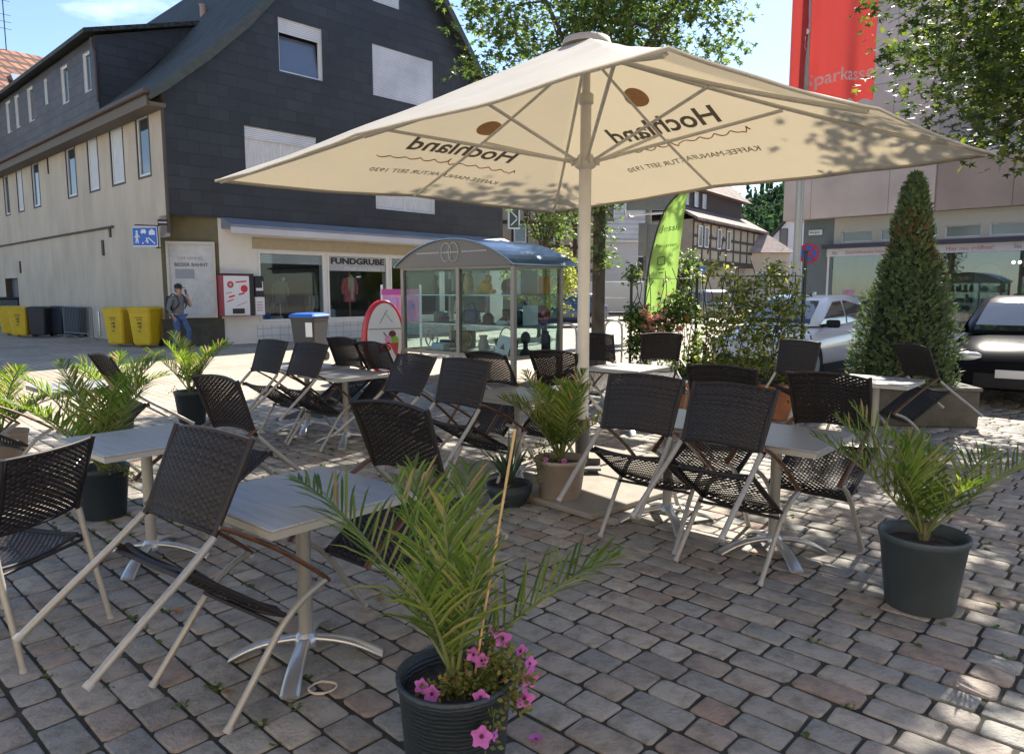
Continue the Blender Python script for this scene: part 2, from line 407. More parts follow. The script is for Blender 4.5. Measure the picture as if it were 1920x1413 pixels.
# ================================================================ CHAIRS
def wick(name, c1, c2):
    m = mat(name, c1, .5, island=[(0, c1), (.5, c2), (1, tuple(x*1.5 for x in c2))], spec=.3); return m
M_wick = wick('wicker_strand', (.009,.008,.009), (.021,.018,.019))
M_alu = mat('aluminium_tube', (.35,.335,.305), .42, metal=.35, var=.06, scale=20.)
M_wood = mat('armrest_wood', (.10,.045,.02), .45, var=.5, scale=8., stretch=(8,1,8), coat=.3)
M_cap = mat('foot_cap', (.35,.35,.34), .6)
def weave(S_, nu, nv, sw, sub=3, amp=.0036, rim_r=.009):
    """S_(u,v)->Vector surface; horizontal strands over nu ribs, nv rows"""
    mb = MB(); nrm = lambda u, v: ((S_(u+.01,v)-S_(u-.01,v)).cross(S_(u,v+.01)-S_(u,v-.01))).normalized()
    steps = nu*sub
    for j in range(nv):
        v = (j+.5)/nv; rows = []
        for i in range(steps+1):
            u = i/steps; p = S_(u, v); n = nrm(u, v); dv = (S_(u, min(1,v+.02))-S_(u, max(0,v-.02))).normalized()
            ph = math.cos(math.pi*(u*nu+ j)); q = p+n*amp*ph
            wd = sw*(.5+ .06*ph)
            rows.append((q-dv*wd, q+n*.0016, q+dv*wd))
        vs = [x for r in rows for x in r]; fs = []
        for i in range(steps): fs += [(i*3,i*3+1,i*3+4,i*3+3),(i*3+1,i*3+2,i*3+5,i*3+4)]
        mb.add(vs, fs, 0, True)
    for i in range(nu):
        u = (i+.5)/nu; k = 14
        pts = [S_(u, t/k) for t in range(k+1)]
        mb.tube(pts, .0022, 4, caps=False)
    ed = [S_(0,t/10) for t in range(11)]; mb.tube(ed, rim_r*1.2, 6)
    ed = [S_(1,t/10) for t in range(11)]; mb.tube(ed, rim_r*1.2, 6)
    mb.tube([S_(t/12,1) for t in range(13)], rim_r, 6); mb.tube([S_(t/12,0) for t in range(13)], rim_r, 6)
    return mb
def S_back(u, v):
    w = .225+.02*v; x = (u*2-1)*w; b = .035*(1-(u*2-1)**2)
    y = -.461-.087*v-.012*math.sin(math.pi*v)-b; z = .575+.335*v
    return Vector((x, y, z))
def S_seat(u, v):
    w = .235; x = (u*2-1)*w; b = .022*(1-(u*2-1)**2)
    y = -.46+.45*v; z = .432+.022*v-.018*math.sin(math.pi*v)-b
    if v > .93: z -= (v-.93)*.25
    return Vector((x, y, z))
def arc(P, n=6):
    """smooth a polyline (Catmull-Rom)"""
    P = [Vector(p) for p in P]; out = []
    for i in range(len(P)-1):
        p0 = P[max(i-1,0)]; p1 = P[i]; p2 = P[i+1]; p3 = P[min(i+2,len(P)-1)]
        for k in range(n):
            t = k/n; out.append(.5*((2*p1)+(p2-p0)*t+(2*p0-5*p1+4*p2-p3)*t*t+(3*p1-p0-3*p2+p3)*t**3))
    out.append(P[-1]); return out
def make_chair():
    t = thing('wicker_chair', 'x', 'chair')
    weave(S_back, 22, 30, .0134).build('backrest', M_wick, t)
    st = weave(S_seat, 22, 37, .0142); 
    st.build('seat', M_wick, t)
    for sx in (-1, 1):
        bf = MB(); bf.tube(arc([(sx*.236,-.466,.56),(sx*.238,-.478,.62),(sx*.248,-.52,.78),(sx*.256,-.556,.918)], 4), .0115, 8)
        bf.build('back_frame', M_wick, t)
    for sx in (-1, 1):
        fm = MB(); fm.tube(arc([(sx*.262,0,.006),(sx*.26,.0,.2),(sx*.258,.0,.40),(sx*.26,.03,.53),(sx*.262,.085,.628)], 5), .0145, 10)
        lg = fm.build('leg', M_alu, t)
        cp = MB(); cp.tube([(sx*.262,0,0),(sx*.262,0,.022)], .0165, 10); cp.build('foot_cap', M_cap, lg)
        rm = MB(); rm.tube(arc([(sx*.262,-.595,.006),(sx*.256,-.55,.2),(sx*.25,-.50,.40),(sx*.244,-.468,.56)], 5), .0145, 10)
        lg = rm.build('leg', M_alu, t)
        cp = MB(); cp.tube([(sx*.263,-.598,0),(sx*.262,-.592,.022)], .0165, 10); cp.build('foot_cap', M_cap, lg)
        am = MB(); am.tube(arc([(sx*.262,.098,.632),(sx*.264,.03,.638),(sx*.264,-.2,.634),(sx*.256,-.40,.612),(sx*.246,-.478,.596)], 5), .018, 8, flat=.55)
        am.build('armrest', M_wood, t)
        sr = MB(); sr.tube([(sx*.248,-.485,.418),(sx*.25,.0,.44)], .0105, 8); sr.build('seat_rail', M_wick, t)
    for y_ in (-.02,-.47):
        cr = MB(); cr.tube([(-.25,y_,.40),(.25,y_,.40)], .009, 8); cr.build('cross_rail', M_wick, t)
    return t
CH = [  # x, y, yaw, tilt, label
 (-2.61,3.25,81,-1,'black wicker chair standing upright at the left edge with its seat level'),
 (-1.25,2.62,-36,40,'large wicker chair tipped in the left foreground, light shining through its weave'),
 (-1.78,4.40,141.6,33.5,'black wicker chair tipped behind the left table, seen over the big foreground chair'),
 (-3.36,6.3,138,43,'black wicker chair tipped behind the bushy left palm, legs pointing onto the street'),
 (-4.2,5.6,-30,34,'wicker chair cut off by the left edge, tipped on the table beside the beige pot'),
 (-2.60,7.68,-38,35.6,'leftmost black wicker chair of the pair tipped in front of the rear table'),
 (-2.13,7.27,-36.5,39.4,'second black wicker chair from the left tipped in front of the rear table'),
 (-1.87,8.12,140,34.5,'black wicker chair tipped behind the rear table, in front of the blue-lidded bin'),
 (-1.37,7.92,142,45,'black wicker chair tipped behind the rear table, in front of the red oval sign'),
 (-.98,6.02,-44,44,'small dark wicker chair tipped between the rear table and the palm-striped table'),
 (-.36,5.53,-42,32.1,'dark wicker chair tipped onto the palm-striped table from the near side'),
 (-.54,3.38,142.6,34.6,'big black wicker chair tipped behind the nearest grey table and front palm'),
 (-.05,6.75,137,47,'dark wicker chair tipped behind the palm-striped table, in front of the glass showcase post'),
 (.43,6.42,140,38,'dark wicker chair leaning behind the centre palm, under the right side of the showcase'),
 (1.0,8.85,140,30,'small black wicker chair just right of the umbrella pole, in front of the tree trunk'),
 (1.86,8.9,185,28,'small dark wicker chair in front of the red flower pot and climbing plant'),
 (1.42,4.98,139,28.7,'dark wicker chair mostly hidden behind the nearest right chair, below the yellow-green shrub'),
 (.78,4.42,-38,36,'dark wicker chair tipped just right of the beige pot'),
 (1.16,3.97,-44,39,'dark wicker chair tipped nearest the camera of those right of the beige pot'),
 (1.99,4.53,134.5,32.2,'wide dark wicker chair leaning over the right table from behind, next to the right palm'),
 (3.15,7.75,-62,26,'dark wicker chair tipped beside the white car door, behind the right table'),
 (4.09,7.17,98,40,'greyish wicker chair in front of the conifer, two bare legs slanting right'),
]
proto = make_chair()
for i, (x, y, yw, tl, lab) in enumerate(CH):
    o = proto if i == 0 else copy_tree(proto)
    o.location = (x, y, .004); o.rotation_euler = (-R(tl), 0, R(yw)); tag(o, lab, 'chair', 'wicker chairs tipped against the cafe tables')

# ================================================================ TABLES
M_top = mat('table_top', (.30,.31,.31), .36, var=.12, scale=3., stretch=(1,14,1), dirt=((.44,.43,.40),.6,4.))
M_edge = mat('table_edge', (.42,.41,.38), .45, metal=.3)
M_cast = mat('cast_aluminium', (.55,.55,.55), .3, metal=.75, var=.08, scale=9.)
def make_table():
    t = thing('cafe_table', 'x', 'table')
    m = MB(); m.rbox((0,0,.735),(.70,.70,.010),.005); m.build('tabletop', M_top, t)
    e = MB(); W = .348
    for sx in (-1,1): e.b2(sx*W-.002, sx*W-.02*sx, -W, W, .700,.729); e.b2(-W+.021, W-.021, sx*W, sx*W-.02*sx, .700,.729)
    e.build('edge_band', M_edge, t)
    c = MB(); c.tube([(0,0,.10),(0,0,.70)], .031, 18); c.build('column', M_alu, t)
    k = MB(); k.box((0,0,.691),(.3,.06,.012)); k.box((0,0,.685),(.06,.3,.012)); k.build('bracket', M_cast, t)
    b = MB(); b.lathe([(.05,.06),(.055,.09),(.045,.105),(.034,.12)], 18); base = b.build('base', M_cast, t)
    for q in range(4):
        a = R(45)+q*math.pi/2; d = Vector((math.cos(a), math.sin(a), 0)); n = Vector((-d.y, d.x, 0)); am = MB(); rings = []
        for i in range(11):
            u = i/10; r = .03+.30*u; zt = .105-.015*u-.075*u**2.4; zb = zt-.028*(1-.35*u); zb = max(zb,.002) if u < 1 else .0; wd = .026+.014*u
            zt = max(zt, zb+.012)
            rings.append([tuple(d*r+n*sx*wd*.5*k2*2+Vector((0,0,zz))) for sx, zz, k2 in ((-1,zb,.8),(1,zb,.8),(1,zt-.006,1),(.6,zt,1),(-.6,zt,1),(-1,zt-.006,1))])
        am.loft(rings, True, True); am.build('foot', M_cast, base)
    return t
TB = [
 (-.90,3.02,'nearest grey square table, behind the front palm, with a broad star foot',-41),
 (-2.16,4.2,'grey square table at left with a pale sky reflection on its top',-41),
 (-3.95,6.6,'square table at the far left edge beside the bushy palm',-41),
 (-1.75,7.55,'rear square table with four black chairs tipped around it, left of the showcase',-41),
 (-2.35,8.25,'square table half hidden behind the two chairs tipped at the rear left',-41),
 (.05,6.05,'square table striped by palm shadows, left of the centre palm',-41),
 (1.32,8.2,'small square table just right of the umbrella pole, in front of the climbing plant',-41),
 (1.08,4.92,'left one of the two near square tables right of the umbrella pole',-41),
 (1.60,4.30,'right one of the two near square tables right of the umbrella pole',-41),
 (3.55,7.0,'square table in front of the conifer planter at right',-41),
]
tp = make_table()
for i, (x, y, lab, yw) in enumerate(TB):
    o = tp if i == 0 else copy_tree(tp)
    o.location = (x, y, .003); o.rotation_euler = (0,0,R(yw)); tag(o, lab, 'table', 'square cafe tables')

# ================================================================ PALMS AND POTS
M_leaf = mat('palm_leaf', rough=.45, island=[(0,(.05,.09,.015)),(.5,(.11,.17,.03)),(.85,(.19,.25,.05)),(.95,(.30,.28,.10)),(1,(.30,.19,.09))], trans=.48)
M_rach = mat('palm_rachis', (.13,.16,.05), .5)
M_soil = mat('potting_soil', (.025,.02,.016), .95, var=.5, scale=20., bump=1., bscale=60.)
def frond(mb, P0, az, el, L, droop, rr, nl=34, lw=.012, ll=.30, twist=0.):
    """mb: MB with mi 0 leaf, mi 1 rachis"""
    d = Vector((math.cos(az)*math.cos(el), math.sin(az)*math.cos(el), math.sin(el))); side = Vector((-math.sin(az), math.cos(az), 0))
    pts = []; p = Vector(P0); e = el; n = 16; step = L/n
    for i in range(n+1):
        pts.append(p.copy()); e2 = el-droop*(i/n)**1.6
        d = Vector((math.cos(az)*math.cos(e2), math.sin(az)*math.cos(e2), math.sin(e2))); p = p+d*step
    mb.tube(pts, [.0075*(1-.8*i/n)+.0012 for i in range(n+1)], 5, mi=1)
    for k in range(nl):
        t = .16+.84*(k/(nl-1)); f = t*n; i = min(int(f), n-1); q = pts[i].lerp(pts[i+1], f-i); tg = (pts[i+1]-pts[i]).normalized()
        up = side.cross(tg)*-1; up = tg.cross(side).normalized()
        if up.z < 0: up = -up
        for s in (-1, 1):
            env = math.sin(math.pi*min(1,(t*.88+.12)))**.6; l = ll*env*rr.uniform(.72,1.12)*(1.0 if t < .9 else .9)+.03
            ang = R(62-30*t)+rr.uniform(-.2,.2); vee = R(26)+rr.uniform(-.2,.2)
            if k % 3 == 1: vee += .3
            dr = tg*math.cos(ang)+(side*s*math.cos(vee)+up*math.sin(vee))*math.sin(ang)
            dr.normalize(); wv = dr.cross(up*1.0+side*s*-.3).normalized()*lw*.5*rr.uniform(.8,1.15); g_ = Vector((rr.gauss(0,.35),rr.gauss(0,.35),-rr.uniform(.4,1.7)))
            a1 = q+dr*l*.35+g_*l*.01; a2 = q+dr*l*.72+g_*l*.06; tip = q+dr*l+g_*l*.14; fold = up*lw*.22
            vs = [q-wv*.5, q+wv*.5, a1+wv+fold, a1, a1-wv+fold, a2+wv*.8+fold, a2, a2-wv*.8+fold, tip]
            mb.add(vs, [(0,3,4),(0,1,3),(1,2,3),(3,2,5,6),(4,3,6,7),(6,5,8),(7,6,8)], 0, False)
def palm(name, label, loc, pot, fr, seed, mat_pot, scale=1., stem_h=.12, extra=None, low=0, ll=.30, lw=.013, group='potted palms on the terrace'):
    """pot=(rtop, rbot, h); fr=list of (az deg, el deg, L, droop)"""
    t = thing(name, label, 'potted palm', loc, 0, group); rt, rb, h = pot; rr = random.Random(seed)
    m = MB(); m.lathe([(rb*.96,0),(rb,.006),(rb+(rt-rb)*.9,h*.9),(rt*1.0,h*.9+.001),(rt*1.03,h-.012),(rt*1.03,h),(rt*.97,h),(rt*.93,h*.88),(rt*.9,h*.80)], 40); m.build('pot', mat_pot, t)
    s = MB(); n = 26; rings = []
    for r_, dz in ((.905,.0),(.6,.012),(.3,.02),(.02,.024)):
        rings.append([(rt*r_*math.cos(2*math.pi*k/n), rt*r_*math.sin(2*math.pi*k/n), h*.84+dz+rr.uniform(-.006,.006)) for k in range(n)])
    s.loft(rings, True, False); s.build('soil', M_soil, t)
    st = MB(); z0 = h*.84
    for k in range(9):
        a = k*2.4; r1 = .018; st.tube([(math.cos(a)*r1*.6,math.sin(a)*r1*.6,z0-.01),(math.cos(a)*r1*1.1,math.sin(a)*r1*1.1,z0+stem_h*.5),(math.cos(a)*r1*.8,math.sin(a)*r1*.8,z0+stem_h)], [.014,.012,.007], 5)
    st.build('stem', mat('palm_stem', (.12,.11,.05), .8, var=.4, scale=30.), t)
    for (az, el, L, dr) in fr:
        f = MB(); frond(f, (math.cos(R(az))*.02, math.sin(R(az))*.02, z0+stem_h*.5), R(az), R(el), L, dr, rr, nl=int(14+L*19), ll=ll, lw=lw); f.build('frond', [M_leaf, M_rach], t)
    return t
def rand_fr(n, seed, L=(.6,.95), el=(45,85), dr=(.5,1.1)):
    r = random.Random(seed); return [(i*137.5+r.uniform(-20,20), r.uniform(*el), r.uniform(*L), r.uniform(*dr)) for i in range(n)]
def ribbed(name, col):
    if name in _M: return _M[name]
    m = mat(name, col, .5); nt = m.node_tree; L = nt.links.new; b = nt.nodes['Principled BSDF']
    tc = nd(nt, 'ShaderNodeTexCoord'); w_ = nd(nt, 'ShaderNodeTexWave', Scale=22.); w_.bands_direction = 'Z'; w_.inputs['Distortion'].default_value = 3.; w_.inputs['Detail'].default_value = 2.; w_.inputs['Detail Scale'].default_value = 2.
    L(tc.outputs['Object'], w_.inputs['Vector']); bp = nd(nt, 'ShaderNodeBump', Strength=.5, Distance=.004); L(w_.outputs[1], bp.inputs['Height']); L(bp.outputs[0], b.inputs['Normal'])
    return m
M_potd = ribbed('dark_ribbed_pot', (.022,.032,.042))
M_potg = mat('grey_pot', (.055,.072,.082), .6, var=.15, scale=5.)
M_potb = mat('beige_pot', (.30,.25,.21), .7, var=.12, scale=6.)
M_petal = mat('petunia_petal', rough=.6, island=[(0,(.50,.10,.48)),(.5,(.60,.20,.60)),(.8,(.48,.04,.30)),(1,(.62,.38,.72))], trans=.35)
M_pcen = mat('petunia_throat', (.06,.0,.05), .7)
M_fol = mat('petunia_leaf', rough=.6, island=[(0,(.07,.11,.025)),(.5,(.14,.17,.04)),(.8,(.22,.2,.05)),(1,(.2,.11,.04))], trans=.35)
def flower(mb, p, nrm, r, rr):
    nrm = Vector(nrm).normalized(); a = nrm.orthogonal().normalized(); b = nrm.cross(a); n = 20; vs = [Vector(p)-nrm*r*.55]; 
    ph = rr.uniform(0, 6)
    for k in range(n):
        t = 2*math.pi*k/n+ph; rad = r*(.86+.17*math.cos(5*t)); vs.append(Vector(p)+(a*math.cos(t)+b*math.sin(t))*rad*.45-nrm*r*.12)
    for k in range(n):
        t = 2*math.pi*k/n+ph; rad = r*(.86+.17*math.cos(5*t)); vs.append(Vector(p)+(a*math.cos(t)+b*math.sin(t))*rad+nrm*r*.10*math.cos(5*t+1))
    fs = [(0,1+k,1+(k+1)%n) for k in range(n)]+[(1+k,1+n+k,1+n+(k+1)%n,1+(k+1)%n) for k in range(n)]
    mb.add(vs, fs, 0, True)
    c0 = [Vector(p)+(a*math.cos(2*math.pi*k/8)+b*math.sin(2*math.pi*k/8))*r*.2-nrm*r*.17 for k in range(8)]
    mb.add(c0, [tuple(range(8))], 1)
def sprig(mb, pts, n, rr, ls=.02, spread=.035):
    pts = arc(pts, 5); mb.tube(pts, .0018, 4, caps=False)
    for _ in range(n):
        i = rr.randrange(len(pts)-1); p = pts[i].lerp(pts[i+1], rr.random())
        d = Vector((rr.gauss(0,1), rr.gauss(0,1), rr.gauss(0,.7)+.3)).normalized(); a = d.orthogonal().normalized(); a = Matrix.Rotation(rr.uniform(0,6.28),3,d)@a
        q = p+d*spread*rr.uniform(.1,1); l = ls*rr.uniform(.6,1.3); w_ = l*.32
        mb.add([q, q+d*l*.5+a*w_, q+d*l, q+d*l*.5-a*w_], [(0,1,2,3)])
def petunia(parent, name, origin, stems, blooms, seed, r=.026, n=60):
    rr = random.Random(seed); f = MB()
    for s in stems: sprig(f, [Vector(origin)+Vector(q) for q in s], n, rr)
    pl = f.build(name, M_fol, parent)
    for p, nm_, rs in blooms:
        b = MB(); flower(b, p, nm_, r*rs, rr); b.build('blossom', [M_petal, M_pcen], pl)
    return pl
# front palm, hero
FX, FY = -.185, 2.22
hero = palm('potted_palm', 'tall green palm in a dark blue-grey pot with pink petunias, front and centre', (FX,FY,0), (.185,.155,.375),
  [(138,42,1.04,.7),(118,66,.70,.3),(262,82,.62,.12),(240,70,.42,.3),(14,42,.64,.5),(88,58,.74,.45),(160,78,.64,.25),(300,76,.46,.25)], 21, M_potd, ll=.235, lw=.0115)
bl = [((-.10,-.075,.37),(-.3,-1,.4),1.0),((-.065,-.105,.36),(-.1,-1,.3),1.15),((.155,-.02,.50),(.1,-1,.5),1.2),((.06,-.03,.45),(-.4,-1,.3),1.0),((.09,-.05,.44),(.2,-1,.2),1.0),
      ((.215,-.02,.455),(.8,-1,.1),1.0),((.245,-.04,.425),(.6,-.8,.3),.95),((.24,-.06,.385),(.3,-1,.1),1.2),((.225,-.09,.335),(.2,-1,.1),1.3),((.09,-.15,.375),(0,-1,.1),1.1),((.095,-.215,.29),(0,-1,.3),1.35),((.12,-.02,.53),(.9,.2,.5),.8),((.135,-.2,.285),(.9,-.4,0),.8)]
petunia(hero, 'petunia', (0.05,-.03,.33), [[(0,0,0),(.05,-.02,.08),(.11,0,.16)],[(0,0,0),(.08,-.02,.09),(.17,0,.12)],[(0,0,0),(.08,-.03,.04),(.16,-.05,.07),(.19,-.04,.04)],[(.02,-.02,0),(.06,-.08,.03),(.08,-.13,-.03),(.06,-.16,-.09)],
   [(-.05,-.02,0),(-.06,-.04,.04),(-.13,-.05,.03)],[(-.03,0,0),(-.01,-.04,.05),(0,-.07,.05)],[(.03,.03,0),(.1,.04,.06),(.16,.02,.02)],[(0,0,.0),(.03,.02,.1),(.06,.05,.15)],[(.05,-.04,.0),(.12,-.06,.02),(.15,-.06,-.03)]], bl, 5, n=150)
bs = MB(); bs.tube([(.055,-.03,.30),(.10,-.015,.60),(.15,.01,.90),(.195,.02,1.17)], .0045, 6); bs.build('bamboo_cane', mat('bamboo', (.50,.33,.15), .55, var=.2, scale=30.), hero)
# right palm
palm('potted_palm', 'feathery palm in a plain grey pot standing alone on the right paving', (2.09,3.56,0), (.205,.16,.385),
  [(150,62,.70,.45),(168,52,.72,.5),(130,66,.72,.4),(28,44,.66,.5),(5,40,.80,.35),(80,70,.5,.6),(55,58,.52,.6),(205,70,.44,.7),(285,64,.42,.7),(95,80,.5,.4),(180,80,.55,.5)], 31, M_potg, ll=.20, lw=.011)
cp = palm('potted_palm', 'bushy palm in a beige pot with yellowing flowers, beside the umbrella pole', (.37,5.42,0), (.195,.15,.34), rand_fr(12, 8, (.55,.78), (50,86),(.3,.8)), 41, M_potb, ll=.2, lw=.013)
petunia(cp, 'trailing_flowers', (-.08,-.06,.29), [[(0,0,0),(-.05,-.05,.08),(-.1,-.1,.05)],[(0,0,0),(-.1,0,.1),(-.16,-.02,.04)],[(0,0,0),(-.08,-.1,.02),(-.12,-.15,-.12)],[(.05,0,0),(.03,.03,.15),(.0,.06,.2)],[(0,0,0),(-.05,.05,.15),(-.12,.06,.12)]],
   [((-.12,-.15,.36),(0,-1,.3),.8),((.02,-.12,.34),(0,-1,.3),.9)], 9, n=110)
palm('potted_palm', 'big light green palm behind the left table, in a dark ribbed pot with yellow flowers', (-2.92,5.05,0), (.175,.14,.36), rand_fr(12, 18, (.65,.95), (36,84),(.3,.9)), 51, M_potd, ll=.21, lw=.013)
lp = [o for o in C.objects if o.get('label','').startswith('big light green palm')][0]
petunia(lp, 'trailing_flowers', (.06,-.05,.31), [[(0,0,0),(.04,-.06,.08),(.08,-.1,.06)],[(0,0,0),(.1,-.02,.08),(.16,-.02,.0)],[(.02,0,0),(.12,.02,.02),(.2,.02,-.05)],[(0,0,0),(.02,.0,.12)]], [], 19, n=80)
palm('potted_palm', 'palm in a pale beige pot cut off by the left edge', (-4.55,6.35,0), (.21,.17,.36), rand_fr(10, 28, (.6,.85), (35,80),(.5,1.)), 61, M_potb, ll=.22)
bp_ = palm('potted_palm', 'small palm in a black pot in front of the sunlit street, behind the left tables', (-3.82,8.55,0), (.19,.14,.42), rand_fr(9, 33, (.6,.8), (45,80),(.5,1.)), 71, M_potd, ll=.21, lw=.014)
petunia(bp_, 'trailing_flowers', (-.08,0,.36), [[(0,0,0),(-.1,0,.08),(-.2,0,.02)],[(0,0,0),(-.03,-.1,.05)],[(.05,0,0),(.1,-.04,.06)]], [], 3, n=50)
palm('potted_palm', 'second palm in a dark pot at left, its arching fronds behind the bushy palm', (-4.1,7.4,0), (.18,.14,.36), rand_fr(9, 77, (.6,.85), (40,80),(.4,1.)), 77, M_potd, ll=.22, lw=.014)
# agave-like yucca in low dark bowl
yc = thing('potted_yucca', 'spiky blue-green yucca in a low dark bowl left of the beige pot', 'potted plant', (-.02,5.35,0))
m = MB(); m.lathe([(.12,0),(.17,.10),(.175,.16),(.16,.16),(.15,.13)], 30); m.build('pot', M_potd, yc)
m = MB(); m.lathe([(.155,.135),(.08,.145),(.01,.15)], 24, caps=False); m.build('soil', M_soil, yc)
m = MB(); rr = random.Random(4)
for k in range(34):
    a = k*2.4; el = R(rr.uniform(38,84)); L = rr.uniform(.28,.5); d = Vector((math.cos(a)*math.cos(el), math.sin(a)*math.cos(el), math.sin(el))); w_ = Vector((-math.sin(a),math.cos(a),0))*.013; p = Vector((0,0,.15))+d*.02
    q = p+d*L*.5; tip = p+d*L-Vector((0,0,.05)); up = d.cross(w_).normalized()*.004
    m.add([p-w_*.7,p+w_*.7,q+w_+up,q,q-w_+up,tip], [(0,3,4),(0,1,3),(1,2,3),(4,3,5),(3,2,5)])
m.build('leaf_rosette', mat('yucca_leaf', rough=.5, island=[(0,(.04,.075,.045)),(1,(.09,.14,.08))], trans=.2), yc)
# little things on the paving
st = MB(); rr = random.Random(2); base = G(605,1292)
st.tube([(base.x+.055*math.cos(t*.5)*(1+.1*math.sin(t)), base.y+.045*math.sin(t*.5)*(1+.12*math.cos(t*1.3)), .008+.0015*(t%3)) for t in range(38)], .0035, 5)
tag(st.build('string_loop', mat('pale_string', (.6,.5,.42), .8)), 'small loop of pale string lying beside the nearest table foot', 'string')
for (px, py, lab, m_) in [(1392,1330,'x',None)]:
    pass
fl = MB(); p = G(1005,1387); flower(fl, (p.x,p.y,.012), (0,.1,1), .028, rr)
tag(fl.build('fallen_blossom', [M_petal, M_pcen]), 'violet blossom fallen on the paving beside the front pot', 'blossom')
M_dry = mat('dry_leaf', rough=.8, island=[(0,(.12,.05,.02)),(1,(.3,.17,.06))])
for (px,py,lab) in [(712,1125,'dry brown leaf on the paving below the nearest table, left of the front palm'),(335,1148,'reddish dry leaf under the seat of the big foreground chair'),(640,1203,'crumpled dry leaf behind the nearest table foot'),(430,1300,'tiny pale scrap beside the long chair leg at lower left')]:
    p = G(px,py); l = MB(); a = rr.uniform(0,6); r_ = .028
    pts = [(p.x+r_*math.cos(a+t)*(1 if t%2<1 else .6), p.y+r_*math.sin(a+t)*.7, .008+.012*rr.random()) for t in (0,.8,1.6,2.6,3.4,4.3,5.3)]
    l.add(pts+[(p.x,p.y,.006)], [(i,(i+1)%7,7) for i in range(7)]); tag(l.build('dry_leaf', M_dry), lab, 'leaf')
# ================================================================ BUILDINGS
def courses(name, col, w, h, axis='XZ', rough=.7, bump=.6, var=.25, mort=None, msize=.012, off=.5):
    """material with courses: u=X (or Y), v=Z"""
    if name in _M: return _M[name]
    m = bpy.data.materials.new(name); m.use_nodes = True; nt = m.node_tree; L = nt.links.new; b = nt.nodes['Principled BSDF']
    tc = nd(nt, 'ShaderNodeTexCoord'); sp = nd(nt, 'ShaderNodeSeparateXYZ'); L(tc.outputs['Object'], sp.inputs[0])
    ad = nd(nt, 'ShaderNodeMath', operation='ADD'); L(sp.outputs['X'], ad.inputs[0]); L(sp.outputs['Y'], ad.inputs[1])
    cb = nd(nt, 'ShaderNodeCombineXYZ'); L(ad.outputs[0], cb.inputs[0]); L(sp.outputs['Z'], cb.inputs[1])
    br = nd(nt, 'ShaderNodeTexBrick', Scale=1., offset=off); br.inputs['Mortar Size'].default_value = msize; br.inputs['Mortar Smooth'].default_value = .2
    br.inputs['Brick Width'].default_value = w; br.inputs['Row Height'].default_value = h
    br.inputs['Color1'].default_value = (*[c*(1-var) for c in col],1); br.inputs['Color2'].default_value = (*[c*(1+var) for c in col],1)
    br.inputs['Mortar'].default_value = (*(mort or [c*.45 for c in col]),1); L(cb.outputs[0], br.inputs['Vector'])
    n = nd(nt, 'ShaderNodeTexNoise', Scale=.7, Detail=6.); L(tc.outputs['Object'], n.inputs['Vector']); r = ramp(nt, n.outputs[0], [(.3,(.75,.75,.75)),(.7,(1.15,1.15,1.15))])
    mx = nd(nt, 'ShaderNodeMix', data_type='RGBA', blend_type='MULTIPLY'); mx.inputs[0].default_value = 1; L(br.outputs[0], mx.inputs[6]); L(r, mx.inputs[7]); L(mx.outputs[2], b.inputs['Base Color'])
    b.inputs['Roughness'].default_value = rough
    bp = nd(nt, 'ShaderNodeBump', Strength=bump, Distance=.02); bp.invert = True; L(br.outputs['Fac'], bp.inputs['Height']); L(bp.outputs[0], b.inputs['Normal'])
    _M[name] = m; return m
def wall_cells(mb, x0, x1, z0, z1, holes, depth=.16, top=None, brk=(), y=0., mi=0, reveal=1):
    """wall in the XZ plane at y facing -y with real openings; top(x) clips to a roof line"""
    xs = sorted({x0, x1, *[h[0] for h in holes], *[h[1] for h in holes], *brk}); zs = sorted({z0, z1, *[h[2] for h in holes], *[h[3] for h in holes]})
    for i in range(len(xs)-1):
        for j in range(len(zs)-1):
            a, b, c, d = xs[i], xs[i+1], zs[j], zs[j+1]
            if any(h[0] <= a+1e-6 and b <= h[1]+1e-6 and h[2] <= c+1e-6 and d <= h[3]+1e-6 for h in holes): continue
            poly = [(a,c),(b,c),(b,d),(a,d)]
            if top:
                ta, tb = top(a+1e-5), top(b-1e-5); f = lambda p: ta+(tb-ta)*(p[0]-a)/(b-a)-p[1]; out = []
                for k in range(4):
                    P, Q = poly[k], poly[(k+1)%4]; fp, fq = f(P), f(Q)
                    if fp >= 0: out.append(P)
                    if (fp < 0) != (fq < 0):
                        t = fp/(fp-fq); out.append((P[0]+(Q[0]-P[0])*t, P[1]+(Q[1]-P[1])*t))
                poly = out
                if len(poly) < 3: continue
            mb.add([(p, y, q) for p, q in poly], [tuple(range(len(poly)))], mi)
    for a, b, c, d in holes:
        mb.add([(a,y,c),(b,y,c),(b,y,d),(a,y,d),(a,y+depth,c),(b,y+depth,c),(b,y+depth,d),(a,y+depth,d)], [(0,1,5,4),(1,2,6,5),(2,3,7,6),(3,0,4,7)], reveal)
M_wglass = mat('window_pane', (.03,.04,.05), .06, spec=1.)
M_curt = mat('curtain', (.55,.56,.58), .9, stretch=(1,1,.1), var=.15, scale=30.)
M_wfr = mat('white_window_frame', (.62,.63,.64), .5, var=.05)
M_shut = courses('roller_shutter', (.66,.69,.76), 9., .055, bump=.9, var=.02, msize=.006)
M_brown = mat('brown_casing', (.07,.055,.045), .7)
